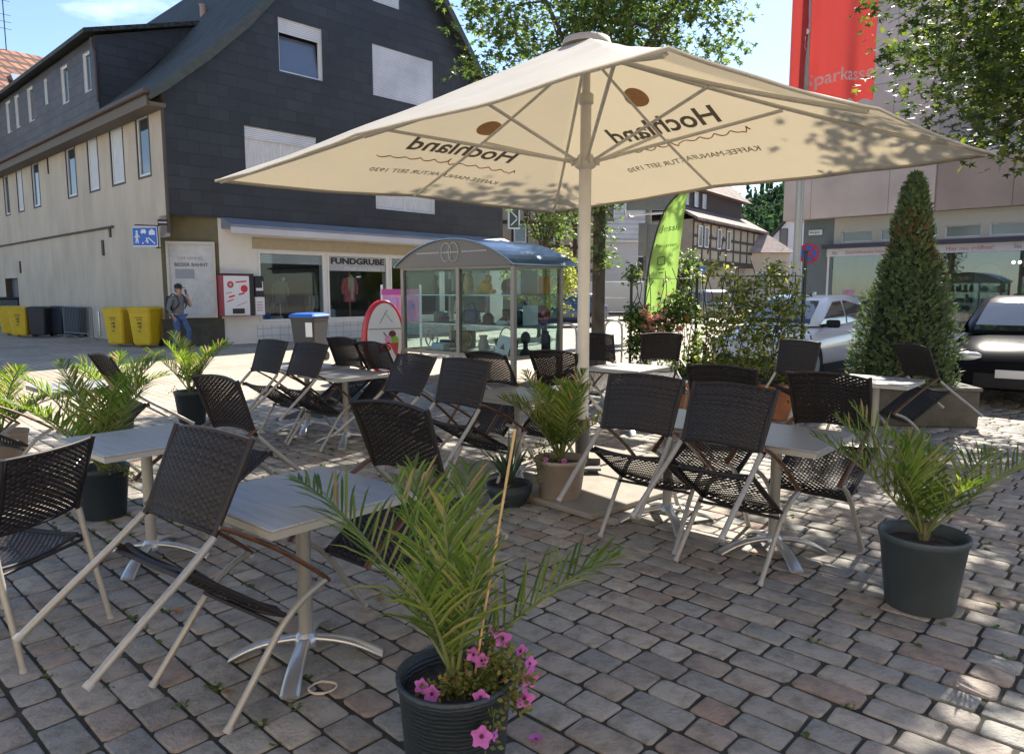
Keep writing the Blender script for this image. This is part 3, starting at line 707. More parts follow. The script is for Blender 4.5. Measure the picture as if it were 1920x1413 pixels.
def window(parent, x0, x1, z0, z1, y=.12, rot=0, fr=None, shutter=0., curtain=False, bars=(1,), fw=.07, tilt=False, name='window', pane=None):
    """rot=0: front facade (u=x). rot=-90: left wall, x0,x1 are local y values"""
    o = thing(name, None, None) if False else None
    w_, h_ = x1-x0, z1-z0; f = MB(); fr = fr or M_wfr
    f.b2(0,fw,0,.06,0,h_); f.b2(w_-fw,w_,0,.06,0,h_); f.b2(fw,w_-fw,0,.06,0,fw); f.b2(fw,w_-fw,0,.06,h_-fw,h_)
    n = bars[0]
    for k in range(1, n): f.b2(w_*k/n-.03, w_*k/n+.03, .004,.056, fw, h_-fw)
    loc = (x0, y, z0) if rot == 0 else (y, x1, z0)
    fo = f.build(name, fr, parent, loc, (0,0,R(rot)))
    p = MB(); yy = .035
    if tilt:
        p.add([(fw,yy,fw),(w_-fw,yy,fw),(w_-fw,yy+.14,h_*.72),(fw,yy+.14,h_*.72)], [(0,1,2,3)])
    else: p.b2(fw, w_-fw, yy, yy+.008, fw, h_-fw)
    p.build('pane', pane or M_wglass, fo)
    if shutter > 0:
        s = MB(); s.b2(.004, w_-.004, -.035, -.008, h_*(1-shutter), h_-.004); s.build('shutter', M_shut, fo)
    if curtain:
        s = MB(); k = 22
        s.add([(fw+(w_-2*fw)*i/k, .024+.006*math.sin(i*2.1), z) for z in (fw+.01, h_-fw-.01) for i in range(k+1)], [(i,i+1,i+k+2,i+k+1) for i in range(k)], 0, True); s.build('curtain', M_curt, fo)
    return fo
AH = R(46.7); FH = Frame((-9.5,20.5,0), AH)
M_slate = courses('slate_cladding', (.024,.027,.033), .62, .34, rough=.5, bump=.5, var=.24, mort=(.014,.015,.018))
M_tile = courses('dark_roof_tiles', (.040,.046,.042), .24, .27, rough=.75, bump=1., var=.3, mort=(.012,.013,.012), msize=.02)
M_rend = mat('weathered_render', (.50,.425,.335), .9, var=.10, scale=1.2, bump=.4, bscale=40., dirt=((.36,.31,.25),.75,.8), stretch=(1,1,.45))
M_olive = mat('olive_render', (.135,.12,.07), .9, var=.1, scale=3.)
M_plinth = mat('dark_plinth', (.055,.052,.04), .85, var=.3, scale=3., bump=.5)
M_white = mat('white_plaster', (.62,.61,.58), .8, var=.06, scale=1.5)
M_whtile = courses('white_wall_tiles', (.50,.52,.53), .29, .22, rough=.3, bump=.3, var=.04, msize=.008, off=0)
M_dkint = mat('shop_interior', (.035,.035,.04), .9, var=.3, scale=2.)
H = thing('slate_house', 'dark slate-clad gabled house with a grey rendered long side and a ground-floor shop', 'house', (-9.5,20.5,0), AH)
lt = [(0,7.1),(1.2,8.15),(2.39,9.3),(3.5,10.6),(7.3,15.1),(13.3,8.0)]
def gtop(x):
    for (a, b), (c, d) in zip(lt[:-1], lt[1:]):
        if a <= x <= c: return b+(d-b)*(x-a)/(c-a)
    return 0
h1 = [(3.52,5.02,8.25,9.82),(6.98,9.64,8.2,9.86),(7.05,8.15,11.25,12.9),(2.3,4.7,4.95,6.45),(7.0,9.66,4.42,6.4)]
m = MB(); wall_cells(m, 0, 13.3, 3.74, 15.2, h1, top=gtop, brk=[p[0] for p in lt], reveal=1)
m.add([(0,0,3.74),(13.3,0,3.74),(13.3,.5,3.74),(0,.9,3.74)], [(0,3,2,1)], 0)
m.add([(13.3,0,0),(13.3,24,0),(13.3,24,8),(13.3,0,8)], [(0,1,2,3)], 0)
m.b2(.0,13.3,-.03,.0-.002,3.70,3.76,0)
m.build('slate_wall', [M_slate, M_wfr], H)
h2 = [(a,b,4.9,6.58) for a,b in ((1.13,2.02),(3.16,4.2),(5.42,6.35),(7.7,8.68),(12.15,13.07),(14.55,15.35),(16.8,17.5))]+[(10.78,10.98,5.95,6.85)]
m = MB(); wall_cells(m, .0, 24.5, 0, 7.2, [(-b,-a,c,d) for a,b,c,d in h2], depth=.2) if False else None
lw = MB(); wall_cells(lw, -24.5, -.02, 3.1, 7.2, [(-b,-a,c,d) for a,b,c,d in h2], depth=.2); wall_cells(lw, -24.5, -.72, 0, 3.1, [(-18.6,-16.45,-.01,2.15)], depth=.3)
lw.build('rendered_wall', [M_rend, M_brown], H, (0,0,0), (0,0,-math.pi/2))
for i, (a,b,c,d) in enumerate(h2[:7]):
    cas = MB(); cas.b2(-.06,b-a+.06,-.012,.03,-.06,0); cas.b2(-.06,b-a+.06,-.012,.03,d-c,d-c+.07); cas.b2(-.06,0,-.012,.03,0,d-c); cas.b2(b-a,b-a+.06,-.012,.03,0,d-c)
    w1 = window(H, a, b, c, d, y=.02, rot=-90, curtain=i in (1,2,5), bars=(1,))
    cas.build('casing', M_brown, w1, (0,-.02,0))
m = MB(); m.b2(-18.6,-16.45,.25,.29,0,2.15); m.b2(-17.6,-17.56,.24,.25,0,2.15); m.build('door', mat('grey_door', (.1,.11,.12), .6), H, (0,0,0), (0,0,-math.pi/2))
m = MB(); m.tube([(-.06,4.3,3.62),(-.06,9,3.62),(-.06,20,3.6)], .035, 6); m.b2(-.04,-.01,4.6,4.75,3.3,3.6); m.build('cable_duct', M_brown, H)
for y_, z_ in ((5.35,2.75),(15.7,2.35)):
    m = MB(); m.b2(-.05,-.002,y_,y_+.14,z_,z_+.5); m.build('wall_vent', M_brown, H)
# chamfered corner with poster wall
cw = MB(); cw.add([(0,.72,.0),(1.36,0,0),(1.36,0,3.74),(0,.72,3.74)], [(0,1,2,3)]); cw.build('corner_wall', M_olive, H)
nrm = Vector((1.36,-.72,0)); cang = math.atan2(-.72,1.36)
pl = MB(); pl.b2(-.06,1.60,-.05,.02,0,.78); pl.build('plinth', M_plinth, H, (0,.72,0), (0,0,cang))
cb = MB(); k = 8
cb.add([(0,.72,3.1)]+[(0,.72*(1-math.sin(t*math.pi/2/k)) , 3.1+.6*(1-math.cos(t*math.pi/2/k))) for t in range(k+1)]+[(0,.72,3.7)], [tuple(range(k+3))]); cb.build('corner_bracket', M_rend, H)
# poster case on the chamfer
PW_ = Matrix.Rotation(AH,4,'Z'); 
def hl(x, y, z): 
    v = PW_ @ Vector((x,y,z)); return (v.x-9.5, v.y+20.5, v.z)
pc = thing('poster_case', 'tall white-framed poster case with a faded grey poster behind the walking man', 'poster', hl(.10,.62,0), AH+cang)
f = MB(); 
for a in ((0,1.3,.82,.9),(0,1.3,2.92,3.0),(0,.07,.9,2.92),(1.23,1.3,.9,2.92)): f.b2(a[0],a[1],-.12,-.03,a[2],a[3])
f.build('frame', mat('case_frame', (.45,.43,.40), .5), pc)
M_post = mat('faded_poster', (.42,.44,.45), .6, var=.12, scale=2.5, dirt=((.6,.6,.58),.8,2.))
m = MB(); m.b2(.07,1.23,-.07,-.05,.9,2.92); m.build('poster', M_post, pc)
M_pink = mat('poster_ink', (.13,.14,.16), .7)
text('UM HIMMEL', .13, mat('poster_grey', (.25,.27,.3), .7), pc, 'lettering', (.65,-.075,2.52), (math.pi/2,0,0), .001)
text('BESSER BAHNT', .135, M_pink, pc, 'lettering', (.65,-.075,2.34), (math.pi/2,0,0), .001, bold=.004)
m = MB(); m.b2(.22,.72,-.08,-.071,1.95,2.22); m.build('picture_block', mat('poster_grey'), pc)
m = MB()
for a, b in (((.9,1.6),(1.2,1.0)),((.75,1.55),(1.15,.95)),((.85,1.9),(.6,1.3))):
    m.tube([(a[0],-.075,a[1]),(b[0],-.075,b[1])], .012, 4)
m.build('sketch_lines', mat('poster_pale', (.6,.6,.6), .7), pc)
# ground floor shop front: openings
SH = [(2.56,4.86,.66,2.80),(4.98,7.42,.66,2.80),(7.54,9.9,.66,2.80),(10.02,12.6,.66,2.80)]
m = MB(); wall_cells(m, 1.36, 13.3, 0, 3.74, SH, depth=.3); m.build('shop_wall', [M_white, M_wfr], H)
m = MB(); m.b2(2.45,13.2,-.02,-.003,.05,.56); m.build('tiled_base', M_whtile, H)
m = MB(); m.b2(2.40,13.2,-.03,-.004,2.86,3.2); m.build('tan_fascia', mat('tan_fascia', (.36,.31,.22), .8, var=.08), H)
m = MB(); m.prism([(0,3.40),(0,3.72),(-.05,3.72),(-.62,3.50),(-.62,3.40)], 1.46, 13.3, 'x')
m.build('canopy', mat('canopy_sheet', (.20,.22,.26), .5, var=.15, scale=1.), H)
m = MB(); m.b2(1.44,13.32,-.66,-.622,3.24,3.42); m.build('canopy_edge', mat('canopy_edge', (.45,.46,.5), .6, var=.1, scale=1.), H)
M_shglass = glass_mat('shop_glass', (.80,.84,.84), .03)
for i, (a,b,c,d) in enumerate(SH):
    f = MB(); fw=.06
    f.b2(a,a+fw,.0-.03,.05,c,d); f.b2(b-fw,b,-.03,.05,c,d); f.b2(a+fw,b-fw,-.03,.05,c,c+fw); f.b2(a+fw,b-fw,-.03,.05,d-fw,d)
    fo = f.build('shop_window', M_wfr, H)
    g_ = MB(); g_.b2(a+fw,b-fw,.02,.026,c+fw,d-fw); g_.build('pane', M_shglass, fo)
    if i != 1:
        s_ = MB(); s_.b2(a+fw,b-fw,.06,.08,d-.36,d-fw); s_.build('shutter', M_shut, fo)
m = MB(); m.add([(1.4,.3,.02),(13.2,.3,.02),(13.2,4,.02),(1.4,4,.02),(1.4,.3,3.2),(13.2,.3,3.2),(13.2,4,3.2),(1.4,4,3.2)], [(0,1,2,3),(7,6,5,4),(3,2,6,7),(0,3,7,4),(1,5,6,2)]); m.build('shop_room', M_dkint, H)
m = MB(); m.b2(2.56,12.6,.3,1.1,.5,.62); m.build('display_ledge', mat('ledge', (.3,.28,.26), .7), H)
# shop lettering
bd = MB(); bd.b2(5.05,7.34,.0,.012,2.26,2.73)
bo = bd.build('name_band', mat('band_grey', (.33,.35,.38), .6), H)
text('FUNDGRUBE', .27, mat('letter_black', (.01,.01,.018), .5), bo, 'lettering', (6.2,-.004,2.575), (math.pi/2,0,0), .003, bold=.012, sx=1.38)
text('Mode und Deko', .17, mat('letter_pale', (.55,.56,.62), .5), bo, 'lettering', (6.35,-.004,2.34), (math.pi/2,0,0), .002, shear=.3, sx=1.3)
# flank windows and front windows
window(H, *h1[0], y=.1, shutter=.26, tilt=True, bars=(1,), pane=mat('painted_sky_pane', (.10,.13,.2), .05, spec=1.))  # sky reflection painted into the bluish pane colour
window(H, *h1[1], y=.06, shutter=1.0)
window(H, *h1[2], y=.06, shutter=1.0)
window(H, *h1[3], y=.08, shutter=.22, curtain=True, bars=(2,))
window(H, *h1[4], y=.08, curtain=True, bars=(2,))
# roof
m = MB(); prof = [(-.5,6.82),(0,7.22),(1.2,8.3),(2.39,9.45),(3.5,10.75),(7.3,15.3),(13.9,7.35),(13.9,7.15),(7.3,15.05),(3.5,10.52),(2.39,9.25),(1.2,8.1),(0,7.05),(-.5,6.66)]
m.prism(prof, -.38, 24.6, 'y'); m.build('roof', M_tile, H, fixn=True)
m = MB(); q = [(a,b+.03) for a,b in prof[:7]]+[(13.9,7.1),(7.3,14.95),(3.5,10.42),(2.39,9.15),(1.2,8.0),(0,6.97),(-.5,6.6)]
m.prism(q, -.42, -.383, 'y'); m.build('rake_board', mat('rake_board', (.06,.07,.065), .7, var=.2), H)
m = MB(); m.tube([(-.58,-.4,6.84),(-.58,24.5,6.84)], .08, 8); m.build('gutter', mat('gutter_brown', (.075,.05,.045), .6), H)
m = MB(); m.b2(-.5,-.02,-.2,24.5,6.52,6.62); m.b2(-.52,-.46,-.2,24.5,6.5,6.8); m.build('soffit', mat('soffit', (.13,.11,.09), .8), H)
m = MB(); m.tube([(-.03,.02,6.7),(-.03,.02,3.2)], .05, 8); m.build('downpipe', M_brown, H)
# dormer
dh = [(7.15,7.85,8.42,9.72),(9.59,10.36,8.45,9.78),(12.12,12.5,8.8,9.76),(14.09,14.89,8.5,9.85),(16.2,16.85,8.55,9.9),(17.6,18.36,8.55,9.9),(20.2,21.0,8.5,9.85)]
M_sl2 = courses('dormer_slate', (.062,.06,.07), .62, .34, rough=.6, bump=.7, var=.15)
dm = MB(); wall_cells(dm, -24.4, -6.55, 7.5, 10.05, [(-b,-a,c,d) for a,b,c,d in dh], depth=.12); dmo = dm.build('dormer', [M_sl2, M_wfr], H, (.5,0,0), (0,0,-math.pi/2))
ds = MB(); ds.add([(.5,6.55,7.5),(.5,6.55,10.05),(4.0,6.55,11.2)], [(0,1,2)]); ds.build('dormer_cheek', M_slate, H)
dr_ = MB(); dr_.prism([(.12,10.02),(.12,10.16),(4.6,11.55),(4.6,11.4)], 6.35, 24.5, 'y'); dr_.build('dormer_roof', M_tile, H, fixn=True)
for a,b,c,d in dh: window(H, a, b, c, d, y=.56, rot=-90, bars=(1,))
m = MB(); m.tube([(.42,6.62,9.98),(.43,6.62,9.7),(.46,6.5,9.5),(.46,6.5,7.9)], .05, 8); m.build('downpipe', mat('gutter_brown'), H)
m = MB(); m.lathe([(.12,0),(.12,.5),(.16,.55)], 12); m.build('roof_vent', mat('vent_pink', (.35,.25,.22), .7), H, (4.4,6.9,11.6))
# wall sign and street sign
M_blue = mat('sign_blue', (.01,.10,.45), .4); M_sw = mat('sign_white', (.62,.65,.68), .5); M_blk = mat('black_metal', (.012,.012,.014), .5)
q = PD(272,444,20.3)
sg = thing('home_zone_sign', 'blue sign with white play-street symbols on the grey wall above the yellow bins', 'sign', (q.x,q.y,q.z), R(-8))
m = MB(); m.rbox((0,0,0),(.74,.02,.54),.01); m.build('board', M_sw, sg)
m = MB(); m.b2(-.355,.355,-.016,-.011,-.235,.245); m.build('blue_field', M_blue, sg)
m = MB()
m.lathe([(.028,-.001),(.028,.001)],12,(0,0,0)) if False else None
def disc(mb, x, z, r, y=-.019, n=12): mb.add([(x+r*math.cos(2*math.pi*k/n), y, z+r*math.sin(2*math.pi*k/n)) for k in range(n)], [tuple(range(n))])
def strip(mb, x0, z0, x1, z1, w_, y=-.019):
    d = Vector((x1-x0,0,z1-z0)).normalized(); n_ = Vector((-d.z,0,d.x))*w_/2; a = Vector((x0,y,z0)); b = Vector((x1,y,z1)); mb.add([a-n_,b-n_,b+n_,a+n_], [(0,1,2,3)])
disc(m,-.23,.14,.035); strip(m,-.23,.1,-.235,-.04,.07); strip(m,-.24,-.02,-.27,-.17,.035); strip(m,-.22,-.02,-.2,-.17,.035); strip(m,-.22,.06,-.15,-.01,.025); strip(m,-.24,.06,-.30,-.02,.025)
m.add([(-.11,-.019,.1),(.05,-.019,.1),(.05,-.019,.16),(.02,-.019,.2),(-.08,-.019,.2),(-.11,-.019,.16)],[(0,1,2,3,4,5)]); disc(m,-.07,.1,.02,-.0195); disc(m,.015,.1,.02,-.0195)
m.add([(.13,-.019,.05),(.31,-.019,.05),(.31,-.019,.15),(.22,-.019,.21),(.13,-.019,.15)],[(0,1,2,3,4)]); strip(m,.1,-.02,.3,-.19,.03); disc(m,.06,-.05,.026); strip(m,.06,-.07,.09,-.17,.045); disc(m,-.06,-.17,.022); strip(m,.08,-.1,.0,-.13,.018)
m.build('symbols', M_sw, sg)
m = MB(); m.tube([(-.30,.01,.33),(.42,.05,.30)], .015, 6); m.tube([(.30,.01,-.30),(.42,.05,-.30)], .015, 6); m.tube([(.36,.03,-.3),(.36,.03,.31)], .02, 6); m.build('bracket', M_blk, sg)
q = PD(305,417,20.4)
s2 = thing('street_name_sign', 'tiny black street name plate just right of the blue sign', 'sign', (q.x,q.y,q.z), R(15))
m = MB(); m.rbox((0,0,0),(.26,.015,.17),.006); m.build('plate', M_blk, s2); m = MB(); m.b2(-.11,.11,-.012,-.009,-.012,.012); m.build('stripe', M_sw, s2)
# shop projecting sign at the right end
q = hl(13.36,-.25,0)
s3 = thing('projecting_sign', 'narrow upright white-framed sign projecting from the right end of the slate house', 'sign', (q[0],q[1],4.1), AH-R(30))
m = MB(); m.b2(0,.5,0,.08,0,.85); m.build('box', M_sw, s3); m = MB(); m.b2(.06,.44,-.006,-.002,.06,.79); m.build('panel', mat('sign_dark', (.05,.08,.07), .5), s3)
m = MB(); strip(m,.12,.15,.38,.4,.05,-.009); strip(m,.12,.7,.38,.45,.05,-.009); m.build('mark', M_sw, s3)
# vending machine, dark dispenser
vm = thing('vending_machine', 'white wall vending machine with red pictures beside the poster case', 'vending machine', hl(1.22,-.36,.86), AH)
m = MB(); m.rbox((.5,.17,.6),(.98,.33,1.2),.015); m.build('housing', mat('vend_side', (.30,.05,.06), .5), vm)
m = MB(); m.b2(.06,.84,-.012,-.002,.02,1.17); m.build('front_panel', mat('vend_white', (.62,.63,.66), .4), vm)
m = MB(); m.b2(.85,.985,-.014,-.002,.0,1.2); m.b2(0,.99,-.02,.2,1.201,1.24); m.build('dark_trim', M_blk, vm)
M_red = mat('sign_red', (.52,.012,.03), .45)
m = MB(); disc(m,.26,.92,.10,-.015,16); disc(m,.68,.80,.11,-.015,16)
for a in ((.42,.99,.76,1.02,.04),(.14,.42,.34,.49,.03),(.5,.63,.68,.67,.045),(.2,.55,.38,.6,.05),(.12,.66,.3,.7,.02)): strip(m,*a,y=-.015)
m.build('red_pictures', M_red, vm)
m = MB(); m.b2(.30,.66,-.03,-.014,.07,.22); m.build('tray', M_blk, vm)
m = MB(); disc(m,.26,.92,.05,-.017); strip(m,.45,.3,.75,.42,.03,-.015); m.build('grey_pictures', mat('grey_print', (.35,.36,.4), .5), vm)
dp = thing('wall_dispenser', 'small black dispenser with a white lower half, right of the vending machine', 'dispenser', hl(2.26,-.32,.88), AH)
m = MB(); m.rbox((.16,.15,.85),(.31,.28,.62),.03); m.build('hood', M_blk, dp); m = MB(); m.b2(.01,.31,.02,.28,0,.53); m.build('housing', M_sw, dp)
m = MB(); m.b2(.04,.27,-.002,.006,.72,.8); m.b2(.24,.27,-.002,.006,.8,1.0); m.build('handle', M_sw, dp)
for z in (.12,.2,.28,.36): 
    m = MB(); m.b2(.06,.24,.012,.019,z,z+.03); m.build('label_strip', mat('label_red', (.5,.25,.22), .6), dp)
# shop goods
M_rail = mat('chrome_rail', (.6,.6,.6), .25, metal=.8)
def garment(mb, x, y, z, w_, h_, d=.10, mi=0):
    rings = []
    for t, ws, ds in ((0,.9,1),(.3,.85,1),(.75,.95,1),(.93,1.,.8),(1.,.35,.5)):
        rings.append([(x+w_/2*ws*math.cos(a)*(1+.08*math.sin(3*a)), y+d*ds*math.sin(a), z+h_*t) for a in [2*math.pi*k/14 for k in range(14)]])
    mb.loft(rings, True, True, mi)
    for s in (-1,1): mb.tube([(x+s*w_*.42,y,z+h_*.9),(x+s*w_*.58,y,z+h_*.6),(x+s*w_*.55,y,z+h_*.3)], [.06,.055,.045], 8, mi)
mn = thing('dress_form', 'dress form wearing a pink jacket behind the shop window lettered in black', 'dress form', hl(6.25,.62,0), AH)
m = MB(); garment(m,0,0,1.22,.52,.86); m.build('jacket', mat('pink_cloth', (.50,.10,.13), .8, var=.25, scale=6.), mn)
m = MB(); garment(m,0.02,-.05,1.3,.16,.85,.09); m.build('shirt', mat('cream_cloth', (.5,.45,.38), .8), mn)
m = MB(); m.tube([(0,0,.62),(0,0,1.3)], .03, 8); m.lathe([(.2,.62),(.2,.65),(.03,.67)], 16); m.lathe([(.05,2.08),(.05,2.2),(.02,2.22)],10); m.build('stand', mat('stand_wood', (.3,.22,.1), .6), mn)
mn = thing('dress_form', 'headless figure in an olive jacket in the left shop window', 'dress form', hl(3.75,.9,0), AH)
m = MB(); garment(m,0,0,1.2,.5,.72); m.build('jacket', mat('olive_cloth', (.14,.13,.09), .85, var=.2), mn); m = MB(); m.tube([(0,0,.02),(0,0,1.25)], .025, 8); m.lathe([(.18,.02),(.18,.05),(.03,.07)],14); m.ball((.12,-.02,1.98),.07); m.build('stand', mat('cream_cloth'), mn)
def rack(x, y, w_, z0, h_, lab, cols, n):
    t = thing('clothes_rack', lab, 'clothes rack', hl(x,y,z0), AH)
    m = MB(); m.tube([(0,0,0),(0,0,h_),(w_,0,h_),(w_,0,0)], .018, 6); m.build('rail', M_rail, t)
    for xx in (0,w_):
        m = MB(); m.tube([(xx,-.2,.02),(xx,.2,.02)], .015, 6); m.build('foot', M_rail, t)
    r2 = random.Random(int(x*10))
    for i in range(n):
        m = MB(); garment(m, 0,0, h_-.72, .38, .68, .03); o = m.build('garment', mat('cloth_%s' % cols[i % len(cols)][0], cols[i % len(cols)][1], .85, var=.2), t); o.location = (w_*(i+.6)/(n+.4),0,0); o.rotation_euler = (0,0,R(80+r2.uniform(-10,10)))
cols = [('navy',(.03,.05,.12)),('grey',(.2,.2,.22)),('sand',(.35,.3,.24)),('white',(.5,.5,.5)),('teal',(.05,.14,.16)),('plum',(.15,.04,.1))]
rack(3.3,1.5,1.0,.02,1.55,'chrome clothes rack in the left shop window',cols,7)
rack(5.1,1.6,.9,.02,1.5,'clothes rack behind the dress form in pink, left side',cols[2:]+cols[:2],6)
rack(7.9,1.4,1.2,.02,1.6,'clothes rack in the third shop window behind the pink banner',cols[1:],8)
for i,(x,z,w_,h_,c,lab) in enumerate([(2.8,.62,.3,.55,(.45,.3,.3),'pink bag standing in the left corner of the shop window'),(3.05,.62,.22,.3,(.03,.08,.35),'blue bag beside the pink bag in the shop window'),(3.35,.62,.5,.18,(.4,.32,.32),'folded pale clothes on the ledge of the left shop window'),(5.4,.62,.3,.35,(.3,.35,.36),'grey bag at the left of the lettered shop window'),(7.0,.62,.2,.24,(.5,.52,.55),'small white card at the right of the lettered shop window')]):
    m = MB(); m.rbox((0,0,h_/2),(w_,.2,h_),.03); 
    if i in (0,1,3): m.tube([(-w_*.3,0,h_),(-w_*.2,0,h_+.12),(w_*.2,0,h_+.12),(w_*.3,0,h_)], .012, 6)
    tag(m.build('shop_item' if i in (2,4) else 'bag', mat('good_%d' % i, c, .7, var=.15), None, hl(x,.55,z), (0,0,AH+U(-.3,.3))), lab, 'bag' if i in (0,1,3) else 'shop goods')
# person inside the shop? none clear; red-tiled house far left
RH = thing('tiled_house', 'distant house with a sunlit orange tiled roof and skylight, far left', 'house', (-9.5,20.5,0), AH)
u0, zr = FH.loc(45,100,off=32)
M_rt = courses('orange_tiles', (.36,.15,.09), .55, .5, rough=.8, bump=1.2, var=.35, mort=(.08,.05,.04), msize=.09)
m = MB(); m.prism([(27,zr-4.9),(32,zr),(37,zr-5),(37,zr-5.2),(32,zr-.3),(27,zr-5.1)], u0-8, u0+9, 'x'); m.build('roof', M_rt, RH, fixn=True)
m = MB(); m.b2(u0-7.6,u0+8.6,27.4,36.6,0,zr-4.7); m.prism([(27.4,zr-4.7),(32,zr-.3),(36.6,zr-4.7)],u0-7.6,u0+8.6,'x'); m.build('wall', M_rend, RH)
us, zs = FH.loc(45,128,off=29.6)
m = MB(); m.box((us,29.4,zr-2.45),(1.2,1.7,.12),(R(44),0,0)); m.build('skylight', mat('skylight', (.35,.4,.45), .2), RH)
ua, za = FH.loc(12,95,off=32)
an = thing('antenna', 'thin rooftop antenna mast above the orange tiled roof', 'antenna', hl(ua,32,zr-.1), AH)
m = MB(); m.tube([(0,0,0),(0,0,3.3)], .03, 6); m.build('mast', M_blk, an)
for z in (1.3,1.7,2.1,2.9):
    m = MB(); m.tube([(-.35,0,z),(.35,0,z)], .014, 4); m.build('rod', M_blk, an)

# ---------------------------------------------------------------- bank
AB = R(-45.4); FB = Frame((10.09,25.5,0), AB)
B = thing('bank_building', 'big beige-panelled building with a glass shop floor and a white banner strip, at right', 'building', (10.09,25.5,0), AB)
M_clad = courses('beige_cladding', (.54,.45,.41), 2.45, 2.0, rough=.6, bump=.3, var=.03, mort=(.32,.26,.24), msize=.015, off=0)
M_clad2 = courses('brown_cladding', (.36,.28,.24), 2.9, 3., rough=.6, bump=.3, var=.02, msize=.012, off=0)
m = MB(); m.b2(-.6,4.1,-.35,12,4.0,14.5); m.build('upper_block', M_clad, B)
m = MB(); m.b2(4.11,14,-.28,10,4.0,5.5); m.build('fascia', M_clad2, B)
m = MB(); m.b2(4.11,14,-.4,-.284,5.501,5.62); m.b2(4.11,14,-.4,10,5.621,5.68); m.build('parapet', mat('parapet_white', (.5,.53,.58), .5), B)
m = MB(); m.b2(4.5,14,3,10,5.7,12); m.build('rear_block', M_clad, B)
m = MB(); m.b2(-.0,1.04,.0,.6,0,4.0); m.build('pillar', mat('grey_pillar', (.12,.15,.16), .7, var=.08), B)
BWn = [(1.28,2.25,3.2,3.56),(2.5,4.15,3.2,3.56),(4.35,5.3,3.2,3.56),(5.52,7.3,3.2,3.56),(7.5,9.2,3.2,3.56)]
m = MB(); wall_cells(m, 1.04, 14, 3.02, 4.0, BWn, depth=.1); m.build('upper_wall', [mat('cream_wall', (.42,.41,.36), .8), M_wfr], B)
for a in BWn: window(B, *a, y=.08, fw=.03, pane=mat('dim_pane', (.10,.11,.11), .15, spec=.8))
m = MB(); m.b2(.78,14,-.35,.0,3.0,3.13); m.build('awning_box', mat('awning_dark', (.035,.035,.06), .5), B)
m = MB(); m.b2(.84,14,-.03,-.01,2.74,2.995); bn = m.build('banner_strip', mat('banner_white', (.60,.60,.66), .5), B)
text('Geschäftsstelle Haltepunkt', .15, mat('text_red', (.45,.08,.2), .5), bn, 'lettering', (2.25,-.034,2.86), (math.pi/2,0,0), .001)
text('Hier neu eröffnet!', .17, mat('text_red'), bn, 'lettering', (5.05,-.034,2.86), (math.pi/2,0,0), .001)
text('Sbi', .16, mat('text_navy', (.1,.12,.3), .5), bn, 'lettering', (1.1,-.034,2.85), (math.pi/2,0,0), .001)
text('Sbi', .16, mat('text_navy'), bn, 'lettering', (6.25,-.034,2.86), (math.pi/2,0,0), .001)
m = MB()
for x in (.86,3.4,6.5,9.2): m.b2(x,x+.07,-.005,.06,.0,2.74)
m.b2(.93,9.2,.0,.055,.0,.45); m.build('mullion_frame', M_wfr, B)
M_bg = glass_mat('bank_glass', (.72,.78,.76), .08)
for a, b in ((.93,3.4),(3.47,6.5),(6.57,9.2)):
    m = MB(); m.b2(a,b,.02,.03,.45,2.74); m.build('glass_pane', M_bg, B)
m = MB(); m.add([(1.05,.65,.02),(9.3,.65,.02),(9.3,5,.02),(1.05,5,.02),(1.05,.1,2.98),(9.3,.1,2.98),(9.3,5,2.98),(1.05,5,2.98)], [(0,1,2,3),(3,2,6,7),(7,6,5,4),(0,3,7,4),(1,5,6,2)]); m.build('interior', mat('bank_interior', (.30,.30,.27), .9, var=.25, scale=.8), B)
def bl_(x, y, z):
    v = Matrix.Rotation(AB,4,'Z') @ Vector((x,y,z)); return (v.x+10.09, v.y+25.5, v.z)
m = MB(); pts = [(math.cos(t*math.pi/12)*.42,1.1+math.sin(t*math.pi/12)*.42) for t in range(13)]+[(-.42,0),(.42,0)]
ar = thing('arched_screen', 'grey arch-topped display screen inside the right glass front', 'display', bl_(5.2,1.6,1.0), AB)
m.prism(pts, 0, .06, 'y'); m.build('frame', mat('dark_arch', (.08,.08,.08), .5), ar); m = MB(); m.prism([(a*.85,b*.93+.02) for a,b in pts], -.006, -.002, 'y'); m.build('panel', mat('arch_panel', (.22,.25,.3), .5), ar)
m = MB(); m.rbox((0,0,.95),(1.3,.5,.08),.02); m.rbox((-.45,0,.46),(.3,.4,.9),.02); m.rbox((.45,0,.46),(.3,.4,.9),.02); tag(m.build('counter', mat('counter', (.3,.36,.34), .5), None, bl_(5.0,1.1,0), (0,0,AB)), 'pale counter below the arched screen in the right glass front', 'counter')
pl_ = thing('ceiling_spotlight', 'row of three warm glowing spotlights inside the glass front at right', 'lamp', bl_(6.1,1.2,2.45), AB)
for x in (-.16,0,.16):
    m = MB(); m.ball((x,0,0),.045); m.build('bulb', mat('warm_bulb', (1,.9,.7), .5, emit=((1,.85,.6), 6.)), pl_)
m = MB(); m.tube([(-.2,0,.06),(.2,0,.06)], .012, 6); m.tube([(0,0,.06),(0,0,.5)], .01, 6); m.build('bar', M_blk, pl_)
